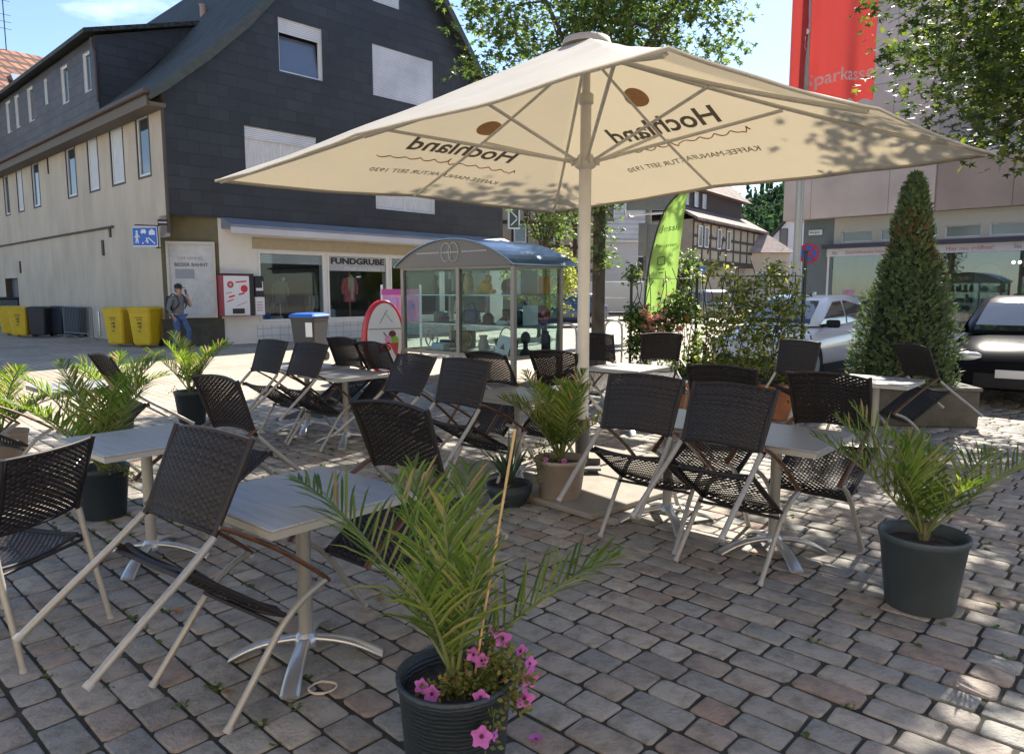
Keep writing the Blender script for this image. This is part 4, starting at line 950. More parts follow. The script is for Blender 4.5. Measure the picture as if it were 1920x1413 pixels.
for x, lab, s in ((1.6,'dark green plant at the left end of the glass front behind the white car',.5),(3.2,'pale display board inside the glass front left of the conifer',.8)):
    m = MB()
    if s == .5:
        rr = random.Random(1)
        for _ in range(160):
            v = Vector((rr.gauss(0,.16),rr.gauss(0,.12),1.15+rr.gauss(0,.2))); d = Vector((rr.gauss(0,1),rr.gauss(0,1),rr.gauss(0,1))).normalized(); a = d.orthogonal()*.03; m.add([v,v+d*.06+a,v+d*.13,v+d*.06-a],[(0,1,2,3)])
        t = thing('indoor_plant', lab, 'plant', bl_(x,.9,0), AB); m.build('foliage', mat('dark_foliage', rough=.6, island=[(0,(.02,.05,.02)),(1,(.06,.1,.04))]), t); p_ = MB(); p_.lathe([(.16,.3),(.2,.9),(.18,.9),(.02,.88)],18); p_.tube([(0,0,.85),(0,0,1.2)],.02,6); p_.build('pot', M_potg, t)
    else:
        t = thing('display_board', lab, 'display', bl_(x,1.2,0), AB); m.rbox((0,0,1.2),(1.1,.05,1.3),.02); m.build('board', mat('board_pale', (.4,.42,.38), .7, var=.1, scale=3.), t); p_ = MB(); p_.tube([(-.4,0,0),(-.4,0,.6)],.02,6); p_.tube([(.4,0,0),(.4,0,.6)],.02,6); p_.build('stand', M_rail, t)
q = FB.loc(1530,436)
sp_ = thing('pillar_sign', 'small white street name plate on the grey pillar of the beige building', 'sign', bl_(q[0],-.04,q[1]), AB)
m = MB(); m.rbox((0,0,0),(.46,.02,.17),.006); m.build('plate', M_sw, sp_); text('Bergstr.', .12, M_blk, sp_, 'lettering', (0,-.014,0), (math.pi/2,0,0), .001)

# ---------------------------------------------------------------- far buildings
M_fwhite = courses('white_siding', (.52,.55,.60), 20., .34, rough=.7, bump=.9, var=.02, mort=(.3,.33,.38), msize=.02)
W = thing("white_clad_house", "pale house with white horizontal siding behind the tree trunk", "house", (4.2,50,0), R(10))
m = MB(); m.b2(0,5,-.12,9,4.95,13); m.build("siding_wall", M_fwhite, W)
m = MB(); m.b2(.05,4.95,0,9,0,4.949); m.build('lower_wall', mat('pale_render', (.46,.47,.50), .8, var=.05), W)
m = MB(); m.b2(-.1,5.1,-.25,-.121,4.9,5.05); m.build('cornice', M_white, W)
for (x,z) in ((2.1,6.2),(2.1,9.4)): window(W, x, x+.7, z, z+1.5, y=-.16, pane=mat('dim_pane'))
m = MB(); m.prism([(-.6,13),(2.5,16.5),(5.6,13)], -.5, 9.5, 'y'); m.build('roof', mat('grey_tiles', (.13,.1,.09), .8, var=.3, scale=3.), W)
M_timb = mat('dark_timber', (.045,.03,.024), .8); M_inf = mat('cream_infill', (.33,.29,.23), .9, var=.1, scale=2.)
M_brt = courses('brown_roof_tiles', (.20,.145,.125), .5, .35, rough=.85, bump=1., var=.25, msize=.03)
AT = R(54.4); FT = Frame((13.1,55,0), AT)
T = thing('half_timbered_house', 'half-timbered house with brown roofs and upper windows, right of the green flag', 'house', (13.1,55,0), AT)
e1 = FT.loc(1405,440)[0]+2.3
m = MB(); m.b2(0,e1-.6,0,8,0,3.8); m.b2(0,e1-.6,-.4,8,3.801,6.9); m.build('wall', M_inf, T)
m = MB()
for x in [i*(e1-.6)/9 for i in range(10)]: m.b2(x-.0,x+.2,-.45,-.402,3.8,6.9)
for z in (3.8,4.75,5.6,6.7): m.b2(0,e1-.6,-.47,-.452,z,z+.2)
for x in (1.0,3.5,6.2): m.box((x,-.44,5.2),(.16,.03,1.7),(0,R(28),0))
m.b2(0,e1-.6,-.55,.0,3.6,3.79); m.build('timber_frame', M_timb, T)
for i in range(11): 
    x = .3+i*(e1-1.4)/10
m = MB(); m.prism([(-1.0,6.75),(1.2,8.0),(1.2,8.2),(-1.0,6.95)], -.6, e1+.2, 'x'); m.build('lower_roof', M_brt, T)
m = MB(); m.b2(.3,e1-1.6,1.0,8,7.9,9.6); m.build('upper_wall', M_timb, T)
for x in (.7,1.55,3.5,5.2):
    if x < e1-2.4: window(T, x, x+.75, 8.2, 9.35, y=.9, pane=mat('pale_pane', (.3,.33,.38), .2), fw=.06)
for x in (.9,2.2,5.0,7.2):
    if x < e1-1.6: window(T, x, x+.8, 4.9, 6.5, y=-.52, pane=mat('dim_pane'), fw=.08)
m = MB(); 
rb = [(-.6,.3,9.5),(e1-.9,.3,9.5),(e1-3.4,5.5,14.5),(-.6,5.5,14.5),(-.6,10.5,9.5),(e1-.9,10.5,9.5)]
m.add(rb, [(0,1,2,3),(3,2,5,4),(1,5,2),(0,3,4),(0,4,5,1)]); m.build('upper_roof', M_brt, T)
rd = thing('parking_sign', 'round blue sign on the half-timbered house front', 'sign', PD(1315,505,50), 0)
m = MB(); m.lathe([(.3,-.01),(.3,.01)], 20); o_ = m.build('disc', M_blue, rd, rot=(math.pi/2,0,0)); m = MB(); m.tube([(0,.05,-3),(0,.05,.2)], .04, 6); m.build('post', M_rail, rd)
A_ = thing('low_roofed_house', 'low house with a sunlit brown pitched roof right of the half-timbered house', 'house', (20.9,66,0), R(4)); A_.scale = (1.16,)*3
m = MB(); m.add([(-3.2,-.5,4.3),(3.9,-.5,4.3),(.2,4,7.9),(-3.2,4,7.9),(3.9,9,4.3),(-3.2,9,4.3)],[(0,1,2,3),(1,4,2),(3,2,4,5),(0,3,5),(0,5,4,1)]); m.build('roof', mat('pinkish_tiles', (.33,.25,.22), .85, var=.25, scale=3.), A_)
m = MB(); m.b2(-3.1,3.6,0,8.6,0,4.29); m.build('wall', M_rend, A_)
for x in (-1.6,.9): window(A_, x, x+.9, 1.4, 2.8, y=-.06, pane=mat('dim_pane'))
Gb = thing('white_gable_house', 'small white gabled house at the foot of the hill, left of the beige building', 'house', (27.7,74,0), R(-27)); Gb.scale = (1.13,)*3
m = MB(); m.b2(-1.6,8.4,0,9,0,5.8); m.prism([(-1.6,5.801),(3.2,11.4),(8.4,5.801)],0,9,'y'); m.build('wall', mat('bright_render', (.62,.63,.66), .8, var=.04), Gb)
m = MB(); m.prism([(-2.1,5.5),(3.2,11.9),(9,5.5),(9,5.25),(3.2,11.6),(-2.1,5.25)],-.5,9.4,'y'); m.build('roof', mat('dark_green_roof', (.04,.05,.04), .8), Gb)
window(Gb, -.7, .0, 5.3, 6.9, y=-.06, pane=mat('dim_pane'), fr=M_brown); window(Gb, -.7, .0, 1.6, 3.0, y=-.06, pane=mat('dim_pane'), fr=M_brown)
Tl = thing('timbered_house', 'narrow half-timbered house between the slate house and the yellow-green bush', 'house', (-.9,40,0), R(12))
m = MB(); m.b2(0,6,0,8,0,8.5); m.build('wall', M_inf, Tl)
m = MB()
for x in (0,.9,1.6,2.5,3.4,4.4,5.8): m.b2(x,x+.2,-.05,-.002,0,8.5)
for z in (2.6,3.9,5.2,6.4,8.2): m.b2(0,6,-.07,-.052,z,z+.2)
m.build('timber_frame', M_timb, Tl)
window(Tl, 1.0, 1.7, 4.2, 5.2, y=-.1); window(Tl, 2.6, 3.3, 4.2, 5.2, y=-.1)
m = MB(); m.prism([(-.6,8.3),(3,12.5),(6.6,8.3)],-.4,8.4,'y'); m.build('roof', M_brt, Tl)
# street end: filler houses so the horizon is closed behind the square
for i, (x, y, w_, h_, rz, lab) in enumerate([(-4.5,62,9,9,5,'cream house far behind the glass showcase roof'),(33,75,14,9,0,'plain house behind the beige building, far right'),(9,72,12,8,0,'far low house at the end of the street')]):
    t = thing('distant_house', lab, 'house', (x,y,0), R(rz)); m = MB(); m.b2(0,w_,0,8,0,h_*.6); m.build('wall', [M_inf, M_white, M_rend][i], t)
    m = MB(); m.prism([(-.5,h_*.6),(4,h_),(8.5,h_*.6)],-.4,w_+.4,'x'); m.build('roof', M_brt, t)
    for k in range(int(w_/2.5)): window(t, 1+k*2.4, 1.9+k*2.4, 1.5, 3.0, y=-.06, pane=mat('dim_pane'))

# ---------------------------------------------------------------- hill
def hz(x, y):
    t = max(0, min(1, (y-150)/180)); t = t*t*(3-2*t); base = 11*t+30*max(0,min(1,(x-66)/60))*t
    return base+4*noise.noise(Vector((x/60,y/60,0)))*t
m = MB(); nx, ny = 60, 26
vs = [( -260+i*12, 130+j*14, hz(-260+i*12,130+j*14)-.5) for j in range(ny) for i in range(nx)]
m.add(vs, [(j*nx+i,j*nx+i+1,(j+1)*nx+i+1,(j+1)*nx+i) for j in range(ny-1) for i in range(nx-1)], 0, True)
tag(m.build('hill', mat('hill_ground', (.06,.09,.04), .95, var=.3, scale=.05)), kind='structure')
m = MB(); rr = random.Random(12)
def blob_tree(mb, p, h, r, n, con, rr, s=1.):
    for _ in range(n):
        if con:
            t = rr.random()**1.3; a = rr.uniform(0,6.28); q = Vector((p[0]+math.cos(a)*r*(1-t)*rr.uniform(.5,1), p[1]+math.sin(a)*r*(1-t)*rr.uniform(.5,1), p[2]+h*t)); d = Vector((math.cos(a),math.sin(a),-.5)).normalized()
        else:
            v = Vector((rr.gauss(0,1),rr.gauss(0,1),rr.gauss(0,1))).normalized(); q = Vector(p)+Vector((v.x*r,v.y*r,h*.55+v.z*h*.42))*1.; q = Vector((p[0]+v.x*r, p[1]+v.y*r, p[2]+h*.55+v.z*h*.42)); d = (v+Vector((rr.gauss(0,.5),rr.gauss(0,.5),rr.gauss(0,.5)))).normalized()
        a_ = d.orthogonal().normalized(); b_ = d.cross(a_); k = s*rr.uniform(.6,1.3)
        mb.add([q+a_*k, q+b_*k*.8+d*k*.4, q-a_*k, q-b_*k*.8-d*k*.2], [(0,1,2,3)])
for _ in range(900):
    y = rr.uniform(180,345); x = rr.uniform(.22*y, .44*y) if rr.random() < .88 else rr.uniform(-.2*y,.7*y); con = rr.random() < .42
    z = hz(x,y)-.5; h = rr.uniform(9,15) if con else rr.uniform(7,11); blob_tree(m, (x,y,z), h*(1.2 if con else 1), rr.uniform(2,3) if con else rr.uniform(3,5), 90, con, rr, 1.0)
tag(m.build('hill_forest', mat('forest_leaf', rough=.8, island=[(0,(.02,.05,.025)),(.5,(.05,.09,.035)),(1,(.09,.14,.05))], trans=.25)), 'wooded hillside of conifers and leafy trees rising behind the houses', 'forest', kind='stuff')
# ================================================================ TREES AND PLANTS
M_bark = mat('bark', (.075,.06,.048), .95, var=.45, scale=9., bump=1., bscale=25., stretch=(1,1,.3))
def leafmat(name, a, b, c, tr=.4): return mat(name, rough=.5, island=[(0,a),(.55,b),(.88,c),(1,tuple(min(1,x*1.4) for x in c))], trans=tr)
M_maple = leafmat('maple_leaf', (.035,.062,.02), (.06,.095,.028), (.12,.15,.03), .42)
M_tree = leafmat('tree_leaf', (.04,.08,.022), (.08,.13,.035), (.17,.21,.06), .45)
MAPLE = [(0,0),(.18,-.30),(.28,-.12),(.62,-.42),(.52,-.10),(1.0,-.0),(.52,.10),(.62,.42),(.28,.12),(.18,.30)]
OVAL = [(0,0),(.3,-.26),(.7,-.2),(1,0),(.7,.2),(.3,.26)]
def leaf(mb, p, d, n, s, shape, fold=.12, mi=0):
    d = d.normalized(); b = n.cross(d)
    if b.length < 1e-4: b = d.orthogonal()
    b.normalize(); n = d.cross(b)
    mb.add([p+d*(x*s)+b*(y*s)+n*(abs(y)*fold*s*2 - x*x*s*.15) for x, y in shape], [tuple(range(len(shape)))], mi)
def tree(name, label, loc, trunk, crown, nl, ls, shape, m_leaf, seed, limbs=9, noise_s=.5, gate=-.12, lean=(0,0), extra=(), group=None, cat='tree', cluster=14, drop=.25, spread=.28):
    """trunk=(r0,height); crown=(cx,cy,cz,rx,ry,rz) local"""
    t = thing(name, label, cat, loc, 0, group); rr = random.Random(seed); cx, cy, cz, rx, ry, rz = crown
    tm = MB(); r0, h = trunk
    top = Vector((lean[0],lean[1],h)); tm.tube([Vector((0,0,-.02)), Vector((lean[0]*.1,lean[1]*.1,h*.08)), Vector((lean[0]*.4,lean[1]*.4,h*.5)), top], [r0*1.35,r0,r0*.9,r0*.75], 14)
    ends = []
    for i in range(limbs):
        a = i*2.4+rr.uniform(-.4,.4); q = rr.uniform(.35,.85); e = Vector((cx+math.cos(a)*rx*q, cy+math.sin(a)*ry*q, cz+rz*rr.uniform(-.45,.75)))
        s0 = top-Vector((0,0,rr.uniform(0,h*.15))); mid = s0.lerp(e,.5)+Vector((rr.uniform(-.3,.3),rr.uniform(-.3,.3),rr.uniform(.1,.5)))
        pts = arc([s0, mid, e], 5); tm.tube(pts, [r0*.45*(1-.85*k/(len(pts)-1)) for k in range(len(pts))], 7); ends.append(e)
        for _ in range(3):
            k = rr.randrange(4,len(pts)-1); e2 = pts[k]+Vector((rr.uniform(-1,1)*rx*.5, rr.uniform(-1,1)*ry*.5, rr.uniform(-.4,.6)*rz*.5)); tm.tube([pts[k],pts[k].lerp(e2,.5)+Vector((0,0,.15)),e2],[r0*.18,r0*.1,r0*.03],5)
    tm.build('trunk', M_bark, t)
    m = MB(); k = 0; tries = 0
    def cluster_at(c, n):
        ax = Vector((rr.gauss(0,1),rr.gauss(0,1),rr.gauss(-.2,.6))).normalized()
        for _ in range(n):
            p = c+ax*rr.uniform(-spread,spread)+Vector((rr.gauss(0,.09),rr.gauss(0,.09),rr.gauss(0,.07)))
            d = Vector((rr.gauss(0,1),rr.gauss(0,1),rr.gauss(0,.5)-drop)); nn = Vector((rr.gauss(0,.45),rr.gauss(0,.45),1)); leaf(m, p, d, nn, ls*rr.uniform(.7,1.25), shape)
    while k < nl and tries < nl*10:
        tries += 1
        v = Vector((rr.gauss(0,1),rr.gauss(0,1),rr.gauss(0,1))).normalized(); q = rr.random()**.42
        c = Vector((cx+v.x*rx*q, cy+v.y*ry*q, cz+v.z*rz*q))
        nz = noise.noise((c+Vector(loc))*noise_s*1.3)+.5*noise.noise((c+Vector(loc))*noise_s*3.1)
        if nz < gate+ (.22 if q > .82 else 0): continue
        cluster_at(c, cluster); k += cluster
    for e in extra:
        a, b, n = Vector(e[0]), Vector(e[1]), e[2]
        for i in range(n): cluster_at(a.lerp(b, i/max(1,n-1))+Vector((rr.gauss(0,e[3]),rr.gauss(0,e[3]),rr.gauss(0,e[3]))), 7)
    m.build('crown', m_leaf, t)
    return t
nt_ = tree('maple_tree', 'leafy tree at the right edge with broad leaves hanging over the umbrella corner', (8.3,9.4,0), (.17,4.2), (-.6,.1,6.0,3.4,3.0,2.9), 22000, .145, MAPLE, M_maple, 5, limbs=12, gate=-.32, noise_s=.6,
   extra=[((-.2,-.6,3.7),(-1.3,-1.4,2.75),14,.13),((-1.3,-1.4,3.9),(-3.2,-1.0,3.9),16,.22),((0,-.8,4.2),(-2.2,-.6,3.6),40,.42),((-.6,-.6,4.8),(-2.6,.2,4.4),40,.4),((-1.0,-.4,3.4),(-1.9,-.9,3.1),10,.12),((-2.3,-.2,4.8),(-3.9,-.3,4.9),14,.2),((-3.0,-.4,4.3),(-1.6,-.4,3.5),70,.33),((-2.6,-.2,4.9),(-1.3,-.2,4.2),80,.42),((-1.9,-.3,3.7),(-1.5,-.6,3.1),26,.25)])
bm_ = MB(); bm_.tube(arc([(-.1,-.3,4.3),(-.5,-.9,3.7),(-1.5,-1.5,2.7)],5), [.03]*5+[.015]*6, 6); bm_.build('branch', M_bark, nt_)
ct = tree('plane_tree', 'tall leafy tree behind the umbrella, its trunk wrapped in dark leaves', (1.85,15.6,0), (.15,4.6), (.1,.3,7.3,3.0,2.7,2.6), 12500, .17, MAPLE, M_tree, 9, limbs=12, gate=-.28, noise_s=.55,
   extra=[((0,-.1,2.1),(.02,-.1,4.6),70,.16),((-.2,-.1,3.2),(-1.2,-.3,3.7),26,.18),((0,0,4.4),(-.8,0,5.2),30,.4),((0,0,4.6),(1.2,0,5.4),30,.4),((-2.6,-.4,6.9),(-3.3,-.4,8.4),24,.18),((-2.9,-.4,6.3),(-2.6,-.4,5.7),10,.12)])
yt = tree('young_tree', 'thin young tree standing behind the showcase roof', (1.0,22.5,0), (.09,3.1), (.0,0,4.1,1.3,1.2,1.1), 1900, .14, OVAL, M_tree, 14, limbs=7, gate=-.1)
yb = tree('rounded_bush', 'rounded yellow-green bush behind the showcase roof', (.95,25.5,0), (.07,1.4), (.1,0,2.0,1.45,1.2,1.35), 4200, .13, OVAL, leafmat('lime_leaf', (.12,.16,.03), (.2,.24,.05), (.32,.32,.07), .4), 15, limbs=6, gate=-.3, cat='bush')
tree('street_tree', 'distant green tree between the green flag and the half-timbered house', (9.3,41,0), (.14,1.8), (0,0,2.7,1.2,1.2,1.5), 2200, .2, OVAL, M_tree, 16, limbs=6, gate=-.3)
# climbing plant on posts
M_vine = leafmat('vine_leaf', (.045,.085,.02), (.09,.14,.035), (.2,.24,.06), .42)
def vine(name, label, loc, w_, h0, h1, nl, ls, m_l, seed, posts, cat='climbing plant', dens=.0, dep=.2, box=None, shape=OVAL):
    t = thing(name, label, cat, loc, 0); rr = random.Random(seed)
    for (x, ph) in posts:
        m = MB(); m.tube([(x,0,.1),(x,0,ph)], .022, 8); m.lathe([(.03,ph),(.03,ph+.03),(.002,ph+.05)],8,(x,0,0)); m.build('post', mat('post_green', (.02,.04,.035), .5), t)
    m = MB(); 
    for z in (h0+.3, (h0+h1)/2, h1-.2): m.tube([(posts[0][0],0,z),(posts[-1][0],0,z)], .005, 5)
    m.build('wire', mat('post_green'), t)
    m = MB()
    for _ in range(16):
        x = rr.uniform(0,w_); p = [(x,0,h0)]
        for k in range(5): p.append((p[-1][0]+rr.uniform(-.12,.12), rr.uniform(-.08,.08), h0+(h1-h0)*(k+1)/5*rr.uniform(.85,1.02)))
        m.tube(arc(p,3), .006, 5, caps=False)
    m.build('stem', M_bark, t)
    m = MB(); k = 0
    while k < nl:
        x = rr.uniform(-.05,w_+.05); z = rr.uniform(h0,h1)
        top = h1-.22*abs(math.sin(x*4+seed)) 
        if z > top or noise.noise(Vector((x*2.2,z*2.2,seed)))+.4*noise.noise(Vector((x*6,z*6,seed))) < dens: continue
        c = Vector((x, rr.gauss(0,dep*.5), z))
        for _ in range(7):
            p = c+Vector((rr.gauss(0,.05),rr.gauss(0,.05),rr.gauss(0,.05))); leaf(m, p, Vector((rr.gauss(0,1),rr.gauss(0,1)-.3,rr.gauss(0,.5)-.3)), Vector((rr.gauss(0,.6),rr.gauss(0,.6),1)), ls*rr.uniform(.6,1.3), shape); k += 1
    m.build('foliage', m_l, t)
    if box:
        m = MB(); x0,x1,hh,mm = box; W_ = x1-x0
        m.rbox(((x0+x1)/2,0,hh/2),(W_,.38,hh),.02); m.rbox(((x0+x1)/2,0,hh),(W_+.04,.42,.05),.01)
        m.build('planter', mm, t); m = MB(); m.b2(x0+.04,x1-.04,-.15,.15,hh+.026,hh+.04); m.build('soil', M_soil, t)
    return t
M_terra = mat('terracotta', (.34,.13,.06), .85, var=.25, scale=6.)
v1 = vine('climbing_plant', 'climbing plant on dark posts with red blossoms, in front of the green flag', (1.78,10.9,0), 1.0, .3, 1.98, 4200, .08, M_vine, 3, [(.0,1.95),(.98,1.95)], box=(-.05,1.05,.32,M_potd))
m = MB(); rr = random.Random(8); M_redf = mat('red_blossom', rough=.6, island=[(0,(.5,.07,.04)),(.4,(.6,.2,.12)),(.7,(.6,.32,.30)),(1,(.7,.55,.42))], trans=.3)
for _ in range(70):
    m = MB(); p = Vector((.12+abs(rr.gauss(0,.22)), -.16+rr.gauss(0,.05), 1.13+rr.gauss(0,.14))); flower(m, p, (rr.gauss(0,.4),-1,rr.gauss(0,.4)), rr.uniform(.022,.045), rr); m.build('blossom', [M_redf, M_pcen], v1)
for (x,z) in ((.70,1.05),(.72,.92),(.8,1.2)):
    m = MB(); flower(m, Vector((x,-.2,z)), (0,-1,.2), .05, rr); m.build('blossom', [mat('orange_blossom', (.6,.25,.03), .6, trans=.3), M_pcen], v1)
v2 = vine('trellis_shrub', 'airy yellow-green shrub in a long terracotta planter, beside the white car', (2.42,9.1,0), 1.13, .35, 1.98, 5200, .064, leafmat('shrub_leaf', (.08,.12,.035), (.15,.19,.055), (.36,.36,.08), .5), 6, [(.0,.9),(1.22,2.05)], cat='shrub', dens=-.12, dep=.3, box=(-.35,1.25,.42,M_terra))
# conifer in planter
cf = thing('conifer', 'tall pointed conifer in a square concrete planter at right', 'conifer', (4.86,8.95,0), 0)
def cone_r(t):
    P_ = [(0,.58),(.12,.62),(.3,.53),(.48,.42),(.57,.34),(.64,.25),(.8,.21),(.93,.12),(1,.02)]
    for (a,b),(c,d) in zip(P_[:-1],P_[1:]):
        if a <= t <= c: return b+(d-b)*(t-a)/(c-a)
    return .02
m = MB(); rr = random.Random(5); Hc = 2.52; z0 = .46
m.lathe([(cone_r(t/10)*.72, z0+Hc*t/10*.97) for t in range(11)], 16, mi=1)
for i in range(12500):
    t = rr.random()**1.25; a = rr.uniform(0,6.283); bump = 1+.24*noise.noise(Vector((math.cos(a)*1.8,math.sin(a)*1.8,t*7)))+.1*noise.noise(Vector((math.cos(a)*5,math.sin(a)*5,t*18)))
    r = .93*cone_r(t)*bump*rr.uniform(.66,1.07); p = Vector((math.cos(a)*r, math.sin(a)*r, z0+Hc*t)); d = Vector((math.cos(a)*.8+rr.gauss(0,.3), math.sin(a)*.8+rr.gauss(0,.3), 1.0+rr.gauss(0,.35))).normalized()
    sd_ = Vector((-math.sin(a)+rr.gauss(0,.5),math.cos(a)+rr.gauss(0,.5),rr.gauss(0,.4))).normalized(); l = rr.uniform(.05,.095); wd = l*.22
    mi = 2 if (abs((t-.60)-.055*math.cos(a+2.2)*3.) < .07 and rr.random() < .4) else 0
    m.add([p, p+d*l*.45+sd_*wd*1.8, p+d*l*.55+sd_*wd*.5, p+d*l, p+d*l*.55-sd_*wd*.5, p+d*l*.45-sd_*wd*1.8], [(0,1,2),(0,2,3,4),(0,4,5)], mi)
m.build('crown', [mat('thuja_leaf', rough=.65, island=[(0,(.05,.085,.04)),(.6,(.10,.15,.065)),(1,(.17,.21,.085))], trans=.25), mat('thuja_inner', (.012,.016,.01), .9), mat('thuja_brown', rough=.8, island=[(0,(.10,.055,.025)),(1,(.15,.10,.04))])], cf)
m = MB(); m.tube([(0,0,.36),(0,0,.8)], .06, 8); m.build('trunk', M_bark, cf)
m = MB(); m.rbox((.05,0,.22),(1.24,1.0,.44),.02); m.build('planter', mat('planter_concrete', (.085,.08,.065), .9, var=.3, scale=4., bump=.5), cf, None, (0,0,R(-8))); m = MB(); m.rbox((.05,0,.455),(1.28,1.04,.04),.012); m.build('planter_rim', mat('planter_rim', (.11,.105,.09), .85, var=.15, scale=5.), cf, None, (0,0,R(-8)))

# ================================================================ SHOWCASE
M_sframe = mat('showcase_frame', (.27,.24,.20), .45, metal=.35)
fr0 = G(963,731); AS = R(-42); Ws = 2.73; Ds = 1.2
sp0 = (fr0.x-Ws*math.cos(AS), fr0.y-Ws*math.sin(AS), 0)
SC = thing('display_pavilion', 'glass display pavilion with an arched blue-grey metal roof and grey-brown frame', 'showcase', sp0, AS)
def sl(x, y, z): return (sp0[0]+x*math.cos(AS)-y*math.sin(AS), sp0[1]+x*math.sin(AS)+y*math.cos(AS), z)
for (x, y) in ((0,0),(Ws,0),(0,Ds),(Ws,Ds),(1.47,0)):
    m = MB(); m.box((x,y,1.0 if x != 1.47 else 1.25),(.075,.075,2.0 if x != 1.47 else 1.5)); m.build('post', M_sframe, SC)
for z in (.51,2.0):
    m = MB(); m.box((Ws/2,-.002,z),(Ws-.08,.06,.06)); m.box((Ws/2,Ds+.002,z),(Ws-.08,.06,.06)); m.box((-.002,Ds/2,z),(.06,Ds-.08,.06)); m.box((Ws+.002,Ds/2,z),(.06,Ds-.08,.06)); m.build('rail', M_sframe, SC)
m = MB(); m.b2(.04,Ws-.04,.04,Ds-.04,.49,.515); m.build('floor', M_sframe, SC)
M_sg = glass_mat('showcase_glass', (.80,.88,.87), .02)
M_shelf = mat('glass_shelf', (.35,.5,.48), .1, alpha=.6)
for z in (1.01,1.52):
    m = MB(); m.b2(.04,Ws-.04,.10,Ds-.1,z,z+.012); m.build('shelf', glass_mat('shelf_glass', (.45,.58,.56), .05), SC); 
    m = MB(); m.b2(.04,Ws-.04,.088,.098,z-.004,z+.016); m.build('shelf_edge', mat('shelf_edge', (.55,.62,.6), .3, metal=.3), SC)
for (a, b) in (((.04,1.43),'f'),((1.51,Ws-.04),'f'),((.04,Ws-.04),'b')):
    m = MB(); y = 0 if b == 'f' else Ds; m.b2(a[0],a[1],y-.004,y+.004,.54,1.97); m.build('glass_pane', M_sg, SC)
for x in (0,Ws):
    m = MB(); m.b2(x-.004,x+.004,.04,Ds-.04,.54,1.97); m.build('glass_pane', M_sg, SC)
xa, xb = -.12, Ws+.12; hw = (xb-xa)/2; rise = .46; Rr = (hw*hw+rise*rise)/(2*rise); ccz = 2.03+rise-Rr; th = math.asin(hw/Rr); n = 22
ar_ = [((xa+xb)/2+Rr*math.sin(-th+2*th*i/n), ccz+Rr*math.cos(-th+2*th*i/n)) for i in range(n+1)]
m = MB(); m.prism([(x,z) for x,z in ar_]+[(xb,2.03),(xa,2.03)][0:0]+[(x,z-.02) for x,z in reversed(ar_)], -.14, Ds+.35, 'y'); m.build('roof', mat('roof_sheet', (.13,.18,.26), .22, metal=.75, var=.05), SC, fixn=True)
m = MB(); m.prism([(x,z-.022) for x,z in ar_], -.10, -.085, 'y'); gb = m.build('gable_board', mat('gable_board', (.17,.155,.135), .6), SC, fixn=True)
m = MB()
for cx_ in (-.09,.09):
    m.tube([(Ws/2+cx_+.125*math.cos(a*math.pi/12), -.112, 2.25+.125*math.sin(a*math.pi/12)*1.25) for a in range(25)], .008, 4, caps=False)
for s in (-1,1):
    for j in range(14): m.b2(Ws/2+s*(.30+j*.042), Ws/2+s*(.30+j*.042)+.026, -.113, -.103, 2.24, 2.262)
m.b2(Ws/2-.22,Ws/2+.22,-.113,-.106,2.243,2.256); m.build('emblem', mat('emblem_pale', (.5,.5,.48), .5), gb)
m = MB(); m.prism([(x,z-.022) for x,z in ar_], Ds+.2, Ds+.215, 'y'); m.build('gable_board', mat('gable_board'), SC, fixn=True)
# goods in the showcase
rr = random.Random(9)
def good(name, lab, x, y, z, fn, m_, cat):
    mb = MB(); fn(mb); return tag(mb.build(name, m_, None, sl(x,y,z), (0,0,AS+rr.uniform(-.2,.2))), lab, cat)
K = lambda n, c=(.5,.5,.5), r=.6, **k: mat(n, c, r, **k)
Z1, Z2, Z3 = .53, 1.025, 1.535
def bx(w_,d_,h_): return lambda mb: mb.rbox((0,0,h_/2),(w_,d_,h_),min(w_,d_,h_)*.18)
def la(*p): return lambda mb: mb.lathe(list(p), 18)
good('figurine','black and white figurine on the top shelf, leftmost in the showcase',.42,.4,Z3,lambda mb:(mb.lathe([(.07,0),(.08,.1),(.04,.2),(.05,.26),(.01,.33)],14),mb.ball((.02,0,.30),.05)),K('fig_dark',(.04,.05,.05)),'figurine')
good('boot','dark pointed boot on the top shelf of the showcase',1.0,.5,Z3,lambda mb:mb.prism([(-.22,0),(.1,0),(.1,.08),(.06,.38),(-.06,.36),(-.06,.1),(-.22,.05)],-.05,.05,'y'),K('boot_dark',(.015,.02,.03)),'boot')
good('vase','tan patterned vase on the top shelf beside the dark boot',1.25,.45,Z3,la((.07,0),(.1,.12),(.08,.3),(.05,.36),(.07,.4)),K('tan_vase',(.42,.30,.15),.6,var=.3,scale=12.),'vase')
good('soft_toy','yellow and black striped soft toy on the top shelf right of the centre post',1.72,.4,Z3,lambda mb:(mb.ball((0,0,.13),(.13,.1,.12)),mb.ball((.05,0,.27),.07),mb.ball((-.12,-.02,.07),(.06,.05,.05)),mb.ball((.16,-.02,.05),(.08,.04,.04))),K('toy_yellow',(.55,.30,.02)),'soft toy')
good('basket','pink lattice basket on the top shelf of the showcase',2.2,.5,Z3,lambda mb:([mb.tube([(-.12+.06*k,0,0),(.0+.06*k,0,.28)],.009,5) for k in range(4)],[mb.tube([(.12-.06*k,0,0),(0-.06*k+.1,0,.28)],.009,5) for k in range(4)],mb.rbox((0,0,.02),(.3,.15,.04),.01)),K('pink_basket',(.3,.14,.18)),'basket')
good('folded_sheet','pale folded sheet standing at the right of the top shelf',2.48,.35,Z3,bx(.2,.03,.34),K('sheet_pale',(.4,.42,.45),.7,var=.2),'sheet')
good('hat','flat dark blue hat on the middle shelf at left',.62,.45,Z2,la((.2,.0),(.21,.01),(.1,.03),(.09,.1),(.02,.12)),K('hat_blue',(.02,.04,.12)),'hat')
